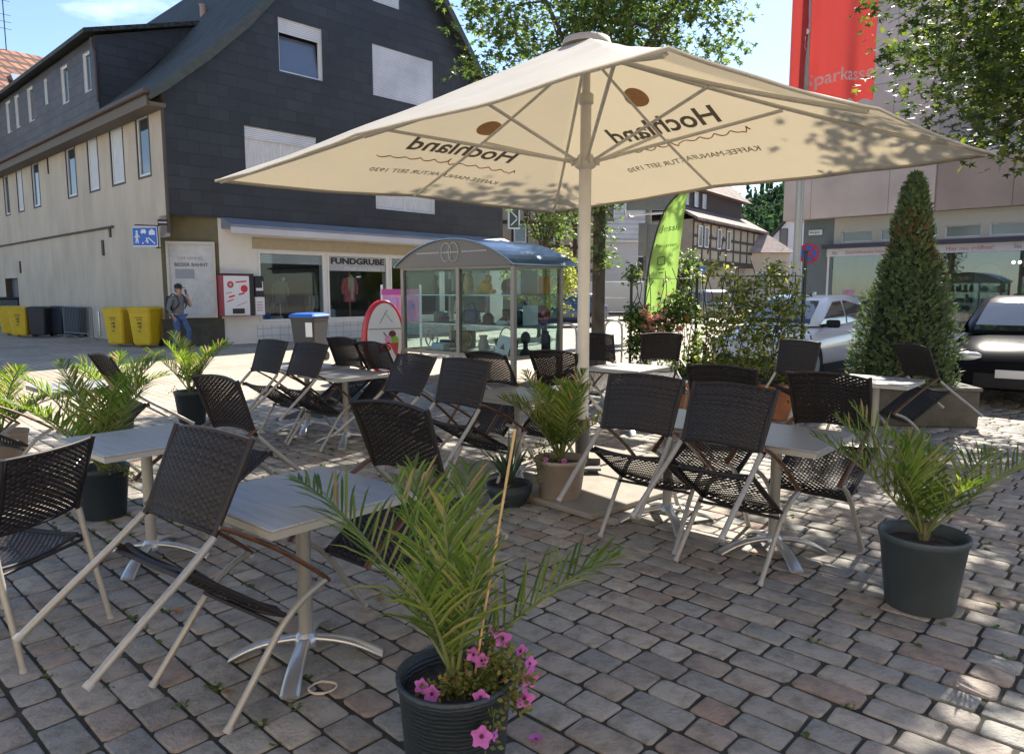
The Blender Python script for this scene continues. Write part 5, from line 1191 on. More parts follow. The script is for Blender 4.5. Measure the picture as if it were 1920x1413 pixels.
good('table_lamp','cream table lamp on the middle shelf of the showcase',1.05,.4,Z2,lambda mb:(mb.lathe([(.08,0),(.07,.02),(.03,.12),(.02,.2)],14),mb.lathe([(.09,.2),(.07,.42),(.066,.42),(.086,.2)],18)),K('lamp_cream',(.5,.46,.33)),'lamp')
good('handbag','blue handbag on the middle shelf beside the cream lamp',1.28,.5,Z2,lambda mb:(mb.rbox((0,0,.12),(.26,.1,.24),.03),mb.tube([(-.08,0,.24),(-.05,0,.36),(.05,0,.36),(.08,0,.24)],.01,6)),K('bag_navy',(.03,.07,.15)),'handbag')
good('bowler_hat','round black hat on the middle shelf right of the centre post',1.78,.4,Z2,la((.15,0),(.155,.012),(.1,.02),(.1,.13),(.05,.19),(.01,.2)),K('hat_black',(.015,.018,.018)),'hat')
good('camera_bag','square dark case on the middle shelf, leftmost of two',2.05,.6,Z2,bx(.17,.12,.26),K('case_dark',(.03,.035,.04)),'case')
good('camera_bag','square dark case on the middle shelf nearest the right front post',2.33,.6,Z2,bx(.17,.12,.24),K('case_dark'),'case')
good('shoe','pair of pale shoes on the middle shelf near the right front post',2.3,.3,Z2,lambda mb:(mb.ball((-.05,-.06,.04),(.14,.05,.045)),mb.ball((.02,.07,.04),(.14,.05,.045))),K('shoe_pale',(.42,.45,.48)),'shoes')
def fan(mb):
    mb.tube([(.17*math.cos(a*math.pi/12),0,.2+.17*math.sin(a*math.pi/12)) for a in range(25)],.016,6,caps=False); mb.tube([(0,-.02,.2),(0,.04,.2)],.04,10)
    for k in range(6): mb.tube([(0,0,.2),(.17*math.cos(k*1.047),0,.2+.17*math.sin(k*1.047))],.009,5)
    mb.rbox((0,.0,.015),(.16,.12,.03),.01)
good('wheel','silver spoked wheel standing on the showcase floor at left',.36,.35,Z1,fan,K('wheel_silver',(.45,.46,.46),.3,metal=.5),'wheel')
good('paper_box','pale blue box on the showcase floor beside the silver wheel',.72,.25,Z1,bx(.3,.2,.13),K('box_paleblue',(.38,.5,.6)),'box')
good('globe','blue and gold globe on the showcase floor',1.12,.45,Z1,lambda mb:(mb.ball((0,0,.2),.15,18,12),mb.lathe([(.1,0),(.1,.02),(.02,.05)],14)),K('globe_gold',(.2,.16,.05),.5,var=.9,scale=7.),'globe')
good('milk_jug','grey jug on the showcase floor just right of the centre post',1.66,.4,Z1,la((.07,0),(.1,.12),(.06,.24),(.08,.3)),K('jug_grey',(.35,.35,.33)),'jug')
for nm,lab,x,y,z,fn,m_,cat in [
 ('book','dark blue upright book on the top shelf right of the black and white figurine',.66,.5,Z3,bx(.16,.05,.27),K('book_blue',(.03,.06,.12)),'book'),
 ('teddy_bear','brown teddy bear on the top shelf between the figurine and the boot',.82,.7,Z3,lambda mb:(mb.ball((0,0,.12),(.09,.08,.12)),mb.ball((0,0,.28),.07),mb.ball((-.05,0,.34),.025),mb.ball((.05,0,.34),.025)),K('bear_brown',(.12,.06,.03)),'teddy bear'),
 ('clock','round dark clock on the top shelf near the pink basket',1.97,.7,Z3,lambda mb:(mb.tube([(0,-.02,.14),(0,.02,.14)],.13,20),mb.rbox((0,0,.01),(.12,.07,.02),.005)),K('clock_dark',(.03,.03,.03)),'clock'),
 ('toaster','dark teal toaster on the middle shelf at the far left',.25,.7,Z2,bx(.28,.16,.19),K('toaster_teal',(.03,.09,.10),.3),'toaster'),
 ('fabric_pile','pile of folded dark fabric on the middle shelf behind the lamp',.88,.85,Z2,lambda mb:[mb.rbox((0,0,.03+.055*k),(.36-.02*k,.24,.05),.02) for k in range(4)],K('fabric_navy',(.035,.05,.10),.9,var=.4),'fabric'),
 ('teapot','small brown teapot on the middle shelf between the two dark cases',2.19,.35,Z2,lambda mb:(mb.ball((0,0,.07),(.08,.08,.07)),mb.tube([(.07,0,.06),(.12,0,.11),(.13,0,.13)],.012,6),mb.tube([(-.07,0,.10),(-.12,0,.08),(-.07,0,.04)],.009,6)),K('tea_brown',(.14,.06,.03),.3),'teapot'),
 ('suitcase','dark green suitcase on the showcase floor behind the pale blue box',.8,.75,Z1,lambda mb:(mb.rbox((0,0,.17),(.5,.16,.34),.03),mb.tube([(-.06,0,.34),(-.05,0,.38),(.05,0,.38),(.06,0,.34)],.01,6)),K('case_green',(.03,.06,.045)),'suitcase'),
 ('basket','dark woven basket on the showcase floor behind the grey jug',1.85,.8,Z1,lambda mb:(mb.lathe([(.14,0),(.19,.02),(.22,.22),(.20,.22),(.17,.05)],20),mb.tube([(.2*math.cos(a*math.pi/8),0,.22+.2*math.sin(a*math.pi/8)) for a in range(9)],.012,6)),K('basket_dark',(.08,.055,.03),.9),'basket'),
 ('iron','pale blue iron on the showcase floor between jug and tilted card',1.98,.3,Z1,lambda mb:(mb.prism([(-.13,-.06),(.05,-.06),(.14,0),(.05,.06),(-.13,.06)],0,.06),mb.tube([(-.1,0,.06),(-.09,0,.13),(.04,0,.13),(.06,0,.06)],.014,6)),K('iron_blue',(.2,.3,.4),.4),'iron'),
 ('shoe_box','dark shoe box on the showcase floor at the far left rear',.3,.85,Z1,bx(.33,.2,.14),K('shoebox_dark',(.06,.05,.05)),'box')]:
    good(nm,lab,x,y,z,fn,m_,cat)
sgn = thing('tilted_card','white card with a dark triangle, tilted on the showcase floor near the right post','card',sl(2.28,.18,Z1),AS)
m = MB(); m.rbox((0,0,.17),(.30,.012,.32),.004); c_o = m.build('board', K('card_white',(.62,.64,.66)), sgn, None, (R(-14),R(9),0)); m = MB(); m.add([(-.06,-.012,.1),(.06,-.012,.1),(0,-.012,.2)],[(0,1,2)]); m.build('symbol', K('card_dark',(.08,.03,.04)), c_o)
good('head_bust','black hairdressing bust on the showcase floor at the right side',2.62,.42,Z1,lambda mb:(mb.lathe([(.1,0),(.09,.05),(.04,.12),(.04,.2)],14),mb.ball((0,0,.29),(.08,.09,.11))),K('bust_black',(.015,.015,.02)),'bust')
good('thermos','black flask with a white top on the showcase floor, right side pane',2.60,.98,Z1,lambda mb:mb.lathe([(.075,0),(.08,.02),(.08,.3),(.05,.33),(.05,.38),(.02,.39)],16),K('flask_black',(.02,.02,.03)),'flask')
good('backpack','dark red backpack on the middle shelf seen through the right side pane',2.55,.95,Z2,lambda mb:(mb.ball((0,0,.16),(.16,.11,.17)),mb.rbox((0,-.1,.1),(.2,.08,.14),.03)),K('red_bag',(.22,.02,.05)),'backpack')
good('boxed_toy','orange framed box on the top shelf seen through the right side pane',2.58,.95,Z3,lambda mb:(mb.rbox((0,0,.15),(.2,.1,.3),.02)),K('orange_box',(.5,.12,.03)),'box')
good('picture_frame','dark framed white picture on the top shelf seen through the right side pane',2.63,.5,Z3,lambda mb:(mb.rbox((0,0,.2),(.06,.34,.4),.01)),K('frame_dark',(.05,.06,.08)),'picture')
good('paper_sheet','white sheet leaning on the middle shelf behind the right side pane',2.64,.52,Z2,lambda mb:(mb.rbox((0,0,.17),(.02,.34,.33),.005)),K('sheet_white',(.5,.52,.54)),'sheet')
# ================================================================ STREET OBJECTS
# oval ice-cream board
q = G(720,706); eb = thing('ice_cream_board', 'red-framed oval ice cream board standing left of the showcase', 'sign', (q.x,q.y,0), R(28))
m = MB(); n = 36
def ell(a, b, y, cz=.74): return [(a*math.cos(2*math.pi*k/n), y, cz+b*math.sin(2*math.pi*k/n)) for k in range(n)]
m.loft([ell(.36,.66,-.11), ell(.385,.69,-.10), ell(.385,.69,.10), ell(.36,.66,.11)], True, True, 0, True); m.build('frame', mat('board_red', (.42,.012,.02), .35), eb, fixn=True)
m = MB(); m.add(ell(.335,.635,-.114), [tuple(reversed(range(n)))]); m.build('face', mat('board_white', (.64,.66,.66), .4), eb)
m = MB(); strip(m,-.31,.90,.31,.90,.025,-.118); strip(m,-.1,1.0,.05,1.25,.02,-.118); strip(m,.0,1.2,.15,1.02,.015,-.118); m.build('sketch', mat('sketch_grey', (.3,.32,.3), .6), eb)
m = MB(); disc(m,.14,.80,.07,-.118,16); strip(m,-.03,.84,.03,.76,.02,-.118); m.build('brown_scoop', mat('scoop_brown', (.13,.03,.03), .5), eb)
m = MB(); disc(m,.06,.71,.07,-.119,16); m.build('pink_scoop', mat('scoop_pink', (.62,.30,.45), .5), eb)
m = MB(); disc(m,.19,.69,.075,-.1195,16); m.build('green_scoop', mat('scoop_green', (.2,.45,.05), .5), eb)
m = MB(); m.add([(.08,-.12,.64),(.26,-.12,.64),(.22,-.12,.34)],[(0,1,2)]); m.build('cone_picture', mat('cone_red', (.5,.06,.05), .5), eb)
text('EIS', .2, M_red, eb, 'lettering', (-.02,-.122,.55), (math.pi/2,R(-12),0), .002, bold=.012)
m = MB(); m.rbox((0,0,.035),(.5,.42,.07),.02); m.build('foot', mat('board_red'), eb)
# pink banner
q = PD(752,560,18.2); pb = thing('pink_banner', 'pink and lilac advertising cloth between two white posts in front of the shop', 'banner', (q.x,q.y,0), R(-10))
for x in (-.5,.5):
    m = MB(); m.tube([(x,0,0),(x,0,1.75)], .03, 8); m.build('post', M_sw, pb)
M_pk = mat('pink_cloth_banner', (.55,.26,.46), .7, var=.08)
m = MB(); k = 16; m.add([(-.48+.96*i/k, -.03+.02*math.sin(i), z) for z in (.82,1.62) for i in range(k+1)], [(i,i+1,i+k+2,i+k+1) for i in range(k)], 0, True); m.build('cloth', M_pk, pb)
m = MB(); m.b2(-.49,.49,-.06,-.052,1.5,1.64); m.build('top_band', mat('magenta', (.35,.05,.25), .6), pb); m = MB(); m.b2(-.46,-.08,-.066,-.055,.98,1.42); m.b2(.2,.33,-.066,-.055,1.15,1.3); m.build('lilac_field', mat('lilac', (.36,.22,.5), .6), pb)
# wheelie bins
M_by = mat('bin_yellow', (.58,.40,.01), .45, var=.08); M_bd = mat('bin_dark', (.025,.028,.034), .45); M_bb = mat('bin_blue', (.02,.12,.48), .4)
def bin_(label, px, py, mb_, ml, rz=0., loc=None, marks=True, sc=1., group='wheeled bins along the grey wall', paper=False):
    q = loc or G(px,py); t = thing('wheelie_bin', label, 'bin', (q[0],q[1],0), R(rz), group); t.scale = (sc,sc,sc)
    rings = []
    for z, w_, d_ in ((.06,.21,.24),(.10,.235,.27),(.90,.285,.34),(.93,.295,.35),(.97,.295,.35)):
        rings.append([(sx*(w_-c), sy*(d_-e), z) for sx,sy,c,e in ((-1,-1,.04,0),(1,-1,.04,0),(1,-1,0,.04),(1,1,0,.04),(1,1,.04,0),(-1,1,.04,0),(-1,1,0,.04),(-1,-1,0,.04))])
    m = MB(); m.loft(rings, True, True, 0, False); m.build('body', mb_, t)
    m = MB(); lr = []
    for z, w_, d_ in ((.972,.31,.37),(.995,.315,.375),(1.03,.29,.34),(1.06,.2,.24)): lr.append([(sx*w_*k, sy*d_*l, z) for sx,sy,k,l in ((-1,-1,.9,1),(1,-1,.9,1),(1,-1,1,.9),(1,1,1,.9),(1,1,.9,1),(-1,1,.9,1),(-1,1,1,.9),(-1,-1,1,.9))])
    m.loft(lr, True, True, 0, False); m.tube([(-.25,.38,.99),(.25,.38,.99)], .018, 6); m.build('lid', ml, t)
    for sx in (-1,1):
        m = MB(); m.tube([(sx*.20,.25,.1),(sx*.27,.25,.1)], .1, 16); m.build('wheel', M_blk, t)
    if marks:
        m = MB()
        for (a,b,c,d) in ((-.10,.78,.10,.78),(-.08,.72,.08,.72),(-.05,.66,.06,.62),(.06,.66,-.05,.60),(-.06,.54,.06,.54),(.02,.6,.02,.48),(-.06,.44,.03,.40)): strip(m,a,b,c,d,.022,-.345+ (0.80-b)*.085)
        m.build('print', mat('bin_print', (.10,.07,.01), .6), t)
    if paper:
        m = MB(); m.add([(.08,-.315,.55),(.24,-.315,.55),(.25,-.343,.86),(.09,-.343,.86)],[(0,1,2,3)]); m.build('paper', M_sw, t)
    return t
bin_('yellow wheeled bin, left one of the two beside the poster case', 229,648, M_by, M_by, -6, sc=1.07)
bin_('yellow wheeled bin nearest the poster case and the walking man', 277,650, M_by, M_by, -4, sc=1.09)
bin_('yellow wheeled bin far left behind the barrier, leftmost', 24,628, M_by, M_by, 12, marks=False)
bin_('yellow wheeled bin far left, beside the black bin', 44,631, M_by, M_by, 10)
bin_('black wheeled bin between the far yellow bins and the barrier', 78,631, M_bd, M_bd, 12, marks=False)
bin_('dark blue bin behind the metal barrier, left one', 112,629, mat('bin_navy', (.012,.03,.06), .5), mat('bin_navy'), 10, marks=False)
bin_('dark blue bin behind the metal barrier, right one', 142,631, mat('bin_navy'), mat('bin_navy'), 10, marks=False)
bin_('dark bin with a bright blue lid in front of the shop windows', 0,0, M_bd, M_bb, -15, loc=(-4.62,16.6,0), marks=False, sc=1.04, group=None, paper=True)
dmp = thing('dumpster', 'black lidded container behind the far left yellow bins', 'container', tuple(G(12,612)), R(10))
m = MB(); m.rbox((0,.3,.68),(1.3,.9,1.1),.05); m.build('body', M_bd, dmp); m = MB(); m.rbox((0,.3,1.27),(1.4,1.0,.1),.04); m.build('lid', M_blk, dmp)
ca = thing('crowd_barrier', 'galvanised metal barrier in front of the dark blue bins at left', 'barrier', tuple(G(148,637)), R(-38))
m = MB(); m.tube(arc([(-1.1,0,.12),(-1.1,0,1.0),(-1.05,0,1.08),(1.05,0,1.08),(1.1,0,1.0),(1.1,0,.12)],1), .02, 6); m.tube([(-1.1,0,.22),(1.1,0,.22)],.018,6); m.build('frame', mat('barrier_steel', (.16,.18,.2), .5, metal=.4), ca)
for k in range(1,18):
    m = MB(); m.tube([(-1.1+2.2*k/18,0,.22),(-1.1+2.2*k/18,0,1.07)], .007, 5); m.build('bar', mat('barrier_steel'), ca)
for x in (-.8,.8):
    m = MB(); m.tube([(x,-.3,.02),(x,0,.14),(x,.3,.02)], .015, 6); m.build('foot', M_rail, ca)
q = G(196,633); wb = thing('gas_meter_box', 'pale upright utility box between the barrier and the yellow bins', 'box', (q.x,q.y,0), R(-8))
m = MB(); m.rbox((0,0,.58),(.34,.25,1.0),.02); m.build('cabinet', mat('pale_cabinet', (.45,.44,.40), .6), wb); m = MB(); m.tube([(-.05,-.14,.1),(-.05,-.14,.9)], .03,8); m.tube([(.06,-.14,.1),(.06,-.14,.6)], .025,8); m.build('pipe', M_rail, wb)
# bicycle stand
for i,(px,py) in enumerate([(1149,683),(1062,700)]):
    q = G(px,py); m = MB(); m.tube(arc([(-.2,0,0),(-.2,0,.75),(-.13,0,.92),(0,0,.97),(.13,0,.92),(.2,0,.75),(.2,0,0)],4), .024, 8)
    tag(m.build('bicycle_stand', mat('galvanised', (.42,.43,.44), .35, metal=.7), None, (q.x,q.y,0), (0,0,R(15))), ['arched steel bicycle stand just right of the tree trunk','arched steel bicycle stand behind the showcase, left of the umbrella pole'][i], 'bicycle stand', 'bicycle stands')
# flagpole, banner flag, no-stopping sign
fpx = (5.86,15.1); fpo = thing('flagpole', 'tall pale flagpole in front of the beige building', 'flagpole', (fpx[0],fpx[1],0))
m = MB(); m.tube([(0,0,0),(0,0,5),(0,0,8.9)], [.085,.075,.05], 16); m.build('mast', mat('pole_grey', (.42,.42,.40), .4, metal=.3), fpo); m = MB(); m.lathe([(.16,0),(.16,.04),(.10,.1)],16); m.build('base', M_rail, fpo)
m = MB(); m.tube([(-.35,-.2,8.52),(1.6,-.2,8.52)], .025, 6); m.build('arm', M_rail, fpo)
M_flag = mat('flag_red', (.40,.035,.035), .75, trans=.3, tcol=(.48,.06,.05), bump=.3, bscale=3.)
fg = thing('bank_flag', 'big red hanging flag with white lettering above the umbrella', 'flag', (fpx[0],fpx[1]-.22,0))
def fcurve(u):   # plan of the folded cloth
    x = -.40+1.66*u; y = .30*math.exp(-((u-.27)/.10)**2)-.18*math.exp(-((u-.12)/.09)**2)+.05*math.sin(u*17)+.04*math.sin(u*9); return x, y
m = MB(); nu, nz = 60, 12; vs = []
for j in range(nz+1):
    z = 5.35+3.15*j/nz
    for i in range(nu+1):
        x, y = fcurve(i/nu); k = .45+.55*(1-j/nz); vs.append((x, y*k*(1+.15*math.sin(j)), z+.03*math.sin(i*.6)*(j==0)))
m.add(vs, [(j*(nu+1)+i,j*(nu+1)+i+1,(j+1)*(nu+1)+i+1,(j+1)*(nu+1)+i) for j in range(nz) for i in range(nu)], 0, True); m.build('cloth', M_flag, fg)
M_fw = mat('flag_white', (.85,.85,.85), .7)
tx = text('Sparkasse', .35, M_fw, fg, 'lettering', (0,0,0), (0,0,0), .0005, bold=.004)
for v in tx.data.vertices:
    u = .62+v.co.x/1.66*.92; x, y = fcurve(min(1,max(0,u))); v.co = Vector((x, y-.02, 5.80+v.co.y+ (u-.6)*.22))
tx = text('S', .34, M_fw, fg, 'emblem', (0,0,0), (0,0,0), .0005, bold=.01)
for v in tx.data.vertices:
    u = .20+v.co.x/1.66; x, y = fcurve(u); v.co = Vector((x, y-.03, 6.42+v.co.y))
m = MB(); x, y = fcurve(.2); disc(m, x, 6.66, .055, y-.04, 14); m.build('emblem_dot', M_fw, fg)
ns = thing('no_stopping_sign', 'round red and blue no-stopping sign on the flagpole', 'sign', (fpx[0]+.23,fpx[1]-.02,2.36), R(-6))
def dd(r, y, mm, nm): 
    m = MB(); m.add([(r*math.cos(2*math.pi*k/28), y, r*math.sin(2*math.pi*k/28)) for k in range(28)], [tuple(range(28))]); return m.build(nm, mm, ns)
m = MB(); m.loft([[(.21*math.cos(2*math.pi*k/28), y, .21*math.sin(2*math.pi*k/28)) for k in range(28)] for y in (0,.006)], True, True); m.build('disc', mat('sign_red'), ns)
dd(.165,-.004,M_blue,'blue_field'); m = MB(); strip(m,-.13,-.13,.13,.13,.045,-.008); strip(m,-.13,.13,.13,-.13,.045,-.0085); m.build('cross', mat('sign_red'), ns)
m = MB(); m.box((-.12,.03,.0),(.26,.03,.04)); m.build('bracket', M_rail, ns)
# traffic direction boards seen from behind
q = PD(1213,545,24.); td = thing('road_sign_gantry', 'backs of grey traffic direction boards on a post, behind the green flag', 'road sign', (q.x,q.y,0), R(-4))
M_sb = mat('board_back', (.17,.18,.165), .6, var=.1)
m = MB(); m.tube([(0,0,0),(0,0,5.2)], .10, 12); m.build('post', mat('gantry_grey', (.2,.21,.2), .5), td)
m = MB(); m.rbox((.08,-.12,4.75),(1.62,.05,1.15),.02); m.build('board', M_sb, td); 
m = MB(); m.tube(arc([(-.74,-.17,5.3),(-.76,-.17,4.15),(-.62,-.17,4.03),(.85,-.17,4.12)],3), .04, 8); m.build('tube_frame', M_rail, td)
m = MB(); m.rbox((-.19,-.13,3.25),(.27,.04,1.05),.01); m.build('board', M_sb, td); m = MB(); m.rbox((.22,-.13,3.2),(.36,.04,1.1),.01); m.build('board', M_sb, td)
m = MB(); m.rbox((-.24,-.13,2.42),(.16,.14,.52),.02); m.build('signal_box', M_blk, td)
# beach flag
q = PD(1218,545,12.6); bf = thing('feather_flag', 'lime green feather flag with dark lettering behind the climbing plant', 'flag', (q.x,q.y,0), R(-4))
M_lime = mat('lime_cloth', (.30,.48,.11), .75, trans=.4, tcol=(.34,.55,.13))
L_ = [(-.06,1.2),(-.05,1.55),(0,2.05),(.10,2.55),(.24,2.95),(.44,3.2),(.655,3.34)]; R_ = [(.42,1.2),(.44,1.55),(.475,2.05),(.52,2.55),(.565,2.95),(.61,3.2),(.655,3.34)]
pl_l = arc([(a,0,b) for a,b in L_],4); pl_r = arc([(a,0,b) for a,b in R_],4); m = MB(); k = 12; vs = []
def bfy(s, z): return .03*math.sin(s*7+z*2)+.02*math.sin(s*14)
for a, b in zip(pl_l, pl_r):
    for i in range(k+1): p = a.lerp(b, i/k); vs.append((p.x, bfy(i/k,p.z), p.z))
m.add(vs, [(j*(k+1)+i,j*(k+1)+i+1,(j+1)*(k+1)+i+1,(j+1)*(k+1)+i) for j in range(len(pl_l)-1) for i in range(k)], 0, True); m.build('cloth', M_lime, bf)
m = MB(); m.tube([(-.07,0,0)]+[(p.x-.02,0,p.z) for p in pl_l], [.016]+[.012]*len(pl_l), 6); m.build('mast', M_blk, bf); m = MB(); m.rbox((-.07,0,.03),(.4,.4,.06),.01); m.build('base', M_blk, bf)
M_dg = mat('flag_ink', (.05,.10,.03), .7)
for body, sz, x, z, sh in (('Jessis', .15, .325, 2.66, .25), ('Biergarten', .085, .25, 2.37, .3)):
    o = text(body, sz, M_dg, bf, 'lettering', (0,0,0), (0,0,0), .0004, shear=sh)
    for v in o.data.vertices: xx, zz = x+v.co.x, z+v.co.y+ v.co.x*.08; v.co = Vector((xx, bfy((xx+.0)/.5, zz)-.012, zz))
m = MB(); 
for a in ((.12,2.16,.24,2.18),(.12,2.04,.12,2.16),(.12,2.04,.24,2.05),(.24,2.04,.24,2.17),(.12,1.96,.24,1.97),(.14,1.9,.22,1.91)): strip(m,*a,.015,-.05)
m.build('emblem', M_dg, bf)
# ---------------------------------------------------------------- vehicles
def car(label, loc, head, L, Wd, Hh, paint, name='car', roof_drop=.0, front_only=False, group=None):
    """local +x = forward"""
    t = thing(name, label, 'car', loc, head, group); hl_, hw_ = L/2, Wd/2
    # body side profile stations: x, z bottom, z top(beltline / hood), half width
    st = [(-hl_,.45,.82,.78),(-hl_+.08,.30,.98,.90),(-hl_+.45,.24,1.02,.98),(-.9,.22,1.0,1.0),(.0,.22,.97,1.0),(.75,.22,.95,1.0),(hl_-.95,.22,.93,.99),(hl_-.5,.24,.86,.96),(hl_-.12,.26,.74,.86),(hl_,.36,.62,.74)]
    rings = []
    for x, zb, zt, k in st:
        w_ = hw_*k; rings.append([(x,-w_*.90,zb),(x,-w_,zb+.12),(x,-w_*1.01,zb+(zt-zb)*.5),(x,-w_*.98,zt-.10),(x,-w_*.90,zt-.02),(x,-w_*.5,zt+.02),(x,0,zt+.03),(x,w_*.5,zt+.02),(x,w_*.90,zt-.02),(x,w_*.98,zt-.10),(x,w_*1.01,zb+(zt-zb)*.5),(x,w_,zb+.12),(x,w_*.90,zb)])
    m = MB(); m.loft(rings, True, True); m.build('body', paint, t, fixn=True)
    # greenhouse: rings from beltline up to roof
    gh = [(.97,-hl_+.18,.98,.88),(1.1,-hl_+.25,.88,.86),(Hh-.16,-hl_+.50,.42,.76),(Hh-.05,-hl_+.62,.22,.70),(Hh,-hl_+.95,-.05,.60)]
    def gring(z, xr, xf, k, infl=0.):
        w_ = hw_*k+infl; xf += infl*0; return [(xr-infl,-w_*.85,z),(xr+.12,-w_,z),(xf-.18,-w_,z),(xf+infl,-w_*.82,z),(xf+.05+infl,0,z),(xf+infl,w_*.82,z),(xf-.18,w_,z),(xr+.12,w_,z),(xr-infl,w_*.85,z),(xr-.04-infl,0,z)]
    m = MB(); m.loft([gring(*g) for g in gh], True, True); m.build('cabin', paint, t, fixn=True)
    def quad(z0, z1, pick, nm, ext=.006, u0=0., u1=1.):
        def at(z):
            for a, b in zip(gh[:-1], gh[1:]):
                if a[0] <= z <= b[0]: f = (z-a[0])/(b[0]-a[0]); return [a[i]+(b[i]-a[i])*f for i in range(4)]
        zl = [z0]+[g[0] for g in gh if z0 < g[0] < z1]+[z1]; mb = MB()
        for za, zb in zip(zl[:-1], zl[1:]):
            r0, r1 = gring(*at(za), infl=ext), gring(*at(zb), infl=ext)
            for i, j in pick:
                a, b, c, d = Vector(r0[i]), Vector(r0[j]), Vector(r1[j]), Vector(r1[i]); aa, bb = a.lerp(b,u0), a.lerp(b,u1); cc, dd_ = d.lerp(c,u1), d.lerp(c,u0); mb.add([aa,bb,cc,dd_],[(0,1,2,3)])
        return mb.build(nm, mat('car_glass', (.02,.025,.03), .05, spec=1., coat=1.), t)
    zt_ = Hh-.10
    quad(1.02, zt_, [(3,4),(4,5)], 'windscreen'); quad(1.04, zt_-.03, [(8,9),(9,0)], 'rear_window')
    for pr in ((1,2),(6,7)):
        sg_ = -1 if pr[0] == 1 else 1
        lo = [(-hl_+.50,1.14),(-hl_+.85,1.05),(-.3,.99),(hl_-1.35,.97),(hl_-1.18,.97)]; hi = [(-hl_+.50,1.17),(-hl_+.85,Hh-.20),(-.55,Hh-.10),(.05,Hh-.12),(hl_-1.18,.99)]
        def ip(P_, x):
            for (a,b),(c,d) in zip(P_[:-1],P_[1:]):
                if a <= x <= c: return b+(d-b)*(x-a)/(c-a)
            return P_[-1][1]
        def kz(z):
            for a, b in zip(gh[:-1], gh[1:]):
                if a[0] <= z <= b[0]: return a[3]+(b[3]-a[3])*(z-a[0])/(b[0]-a[0])
            return gh[0][3]
        for xa_, xb_ in ((-hl_+.50,-.42),(-.34,hl_-1.18)):
            mw = MB(); nn_ = 12; vs = []
            for i in range(nn_+1):
                x = xa_+(xb_-xa_)*i/nn_; z0_, z1_ = ip(lo,x), ip(hi,x)
                for j in range(5): z = z0_+(z1_-z0_)*j/4; vs.append((x, sg_*(hw_*kz(z)+.012), z))
            mw.add(vs, [(i*5+j,i*5+j+1,(i+1)*5+j+1,(i+1)*5+j) for i in range(nn_) for j in range(4)], 0, True); mw.build('side_window', mat('car_glass'), t)
    for sx in (-1,1):
        for x in (-hl_+.72, hl_-.78):
            m = MB(); m.tube([(x,sx*(hw_-.18),.31),(x,sx*(hw_+.012),.31)], .31, 24); wh = m.build('wheel', mat('tyre', (.018,.018,.018), .8), t)
            m = MB(); m.tube([(x,sx*(hw_+.005),.31),(x,sx*(hw_+.02),.31)], .20, 20); m.build('rim', mat('rim', (.4,.4,.42), .3, metal=.7), wh)
            m = MB(); m.tube([(x,sx*(hw_*.99),.34),(x,sx*(hw_+.008),.34)], .36, 24); m.build('wheel_arch', mat('arch_black', (.012,.012,.014), .8), t)
        m = MB(); m.rbox((hl_-1.28,sx*(hw_+.1),1.02),(.14,.22,.14),.04); m.tube([(hl_-1.25,sx*hw_*.9,.98),(hl_-1.28,sx*(hw_+.05),1.0)],.03,6); m.build('mirror', mat('arch_black'), t)
        m = MB(); m.ball((hl_-.13,sx*hw_*.66,.70),(.10,.2,.075),14,8); m.build('headlight', mat('headlight', (.6,.62,.64), .1, metal=.3, coat=1.), t)
        m = MB(); m.ball((-hl_+.09,sx*hw_*.72,.88),(.07,.16,.07),12,6); m.build('tail_light', mat('tail_light', (.4,.01,.01), .2, coat=1.), t)
        m = MB(); m.b2(-.45,-.27,sx*(hw_*1.0)-.0,sx*(hw_*1.0)+sx*.02,.83,.86); m.build('door_handle', paint, t)
        m = MB(); m.b2(-hl_+1.15,hl_-1.2,sx*hw_*.93,sx*(hw_*1.0),.16,.30); m.build('sill', mat('arch_black'), t)
    m = MB(); m.prism([(-.75,Hh-.02),(-.62,Hh-.02),(-.70,Hh+.05),(-.75,Hh+.06)],-.02,.02,'y'); m.build('roof_antenna', paint, t)
    m = MB(); m.rbox((hl_-.02,0,.40),(.06,1.0,.2),.02); m.build('grille', mat('arch_black'), t)
    m = MB(); m.rbox((hl_+.02,0,.50),(.02,.5,.11),.004); m.build('number_plate', M_sw, t)
    return t
M_wp = mat('paint_white', (.74,.75,.78), .25, coat=1.); M_bp = mat('paint_black', (.007,.008,.011), .22, spec=.07); M_sp = mat('paint_silver', (.35,.38,.42), .3, metal=.5, coat=1.)
hd = R(225); d_ = Vector((math.cos(hd), math.sin(hd), 0)); rt_ = Vector((d_.y,-d_.x,0))
cen = Vector((4.7,12.0,0))-d_*2.05+rt_*.87
car('white hatchback parked behind the yellow-green shrub, its dark side windows visible', tuple(cen), hd, 4.1, 1.74, 1.52, M_wp)
cen = Vector((6.5,9.7,0))-d_*2.1
car('black car at the right edge behind the conifer planter, facing the square', tuple(cen), R(232), 4.3, 1.78, 1.52, M_bp)
car('silver car far down the street, seen between the two climbing plants', (9.95,38,0), R(100), 4.3, 1.8, 1.65, M_sp)
car('small dark car far behind the glass showcase', (2.2,33,0), R(190), 4.1, 1.7, 1.5, mat('paint_blue', (.03,.05,.1), .25, coat=1.))
vn = thing('delivery_truck', 'white box truck standing in front of the white clad house, behind the tree trunk', 'truck', (5.4,41,0), R(3))
m = MB(); m.rbox((.6,0,1.25),(3.9,2.0,1.7),.04); m.build('cargo_box', mat('truck_white', (.58,.59,.56), .5, var=.03), vn)
m = MB(); m.prism([(-2.7,.35),(-1.4,.35),(-1.4,1.95),(-2.0,1.95),(-2.45,1.2),(-2.7,1.1)],-.95,.95,'y'); m.build('cab', M_wp, vn, fixn=True)
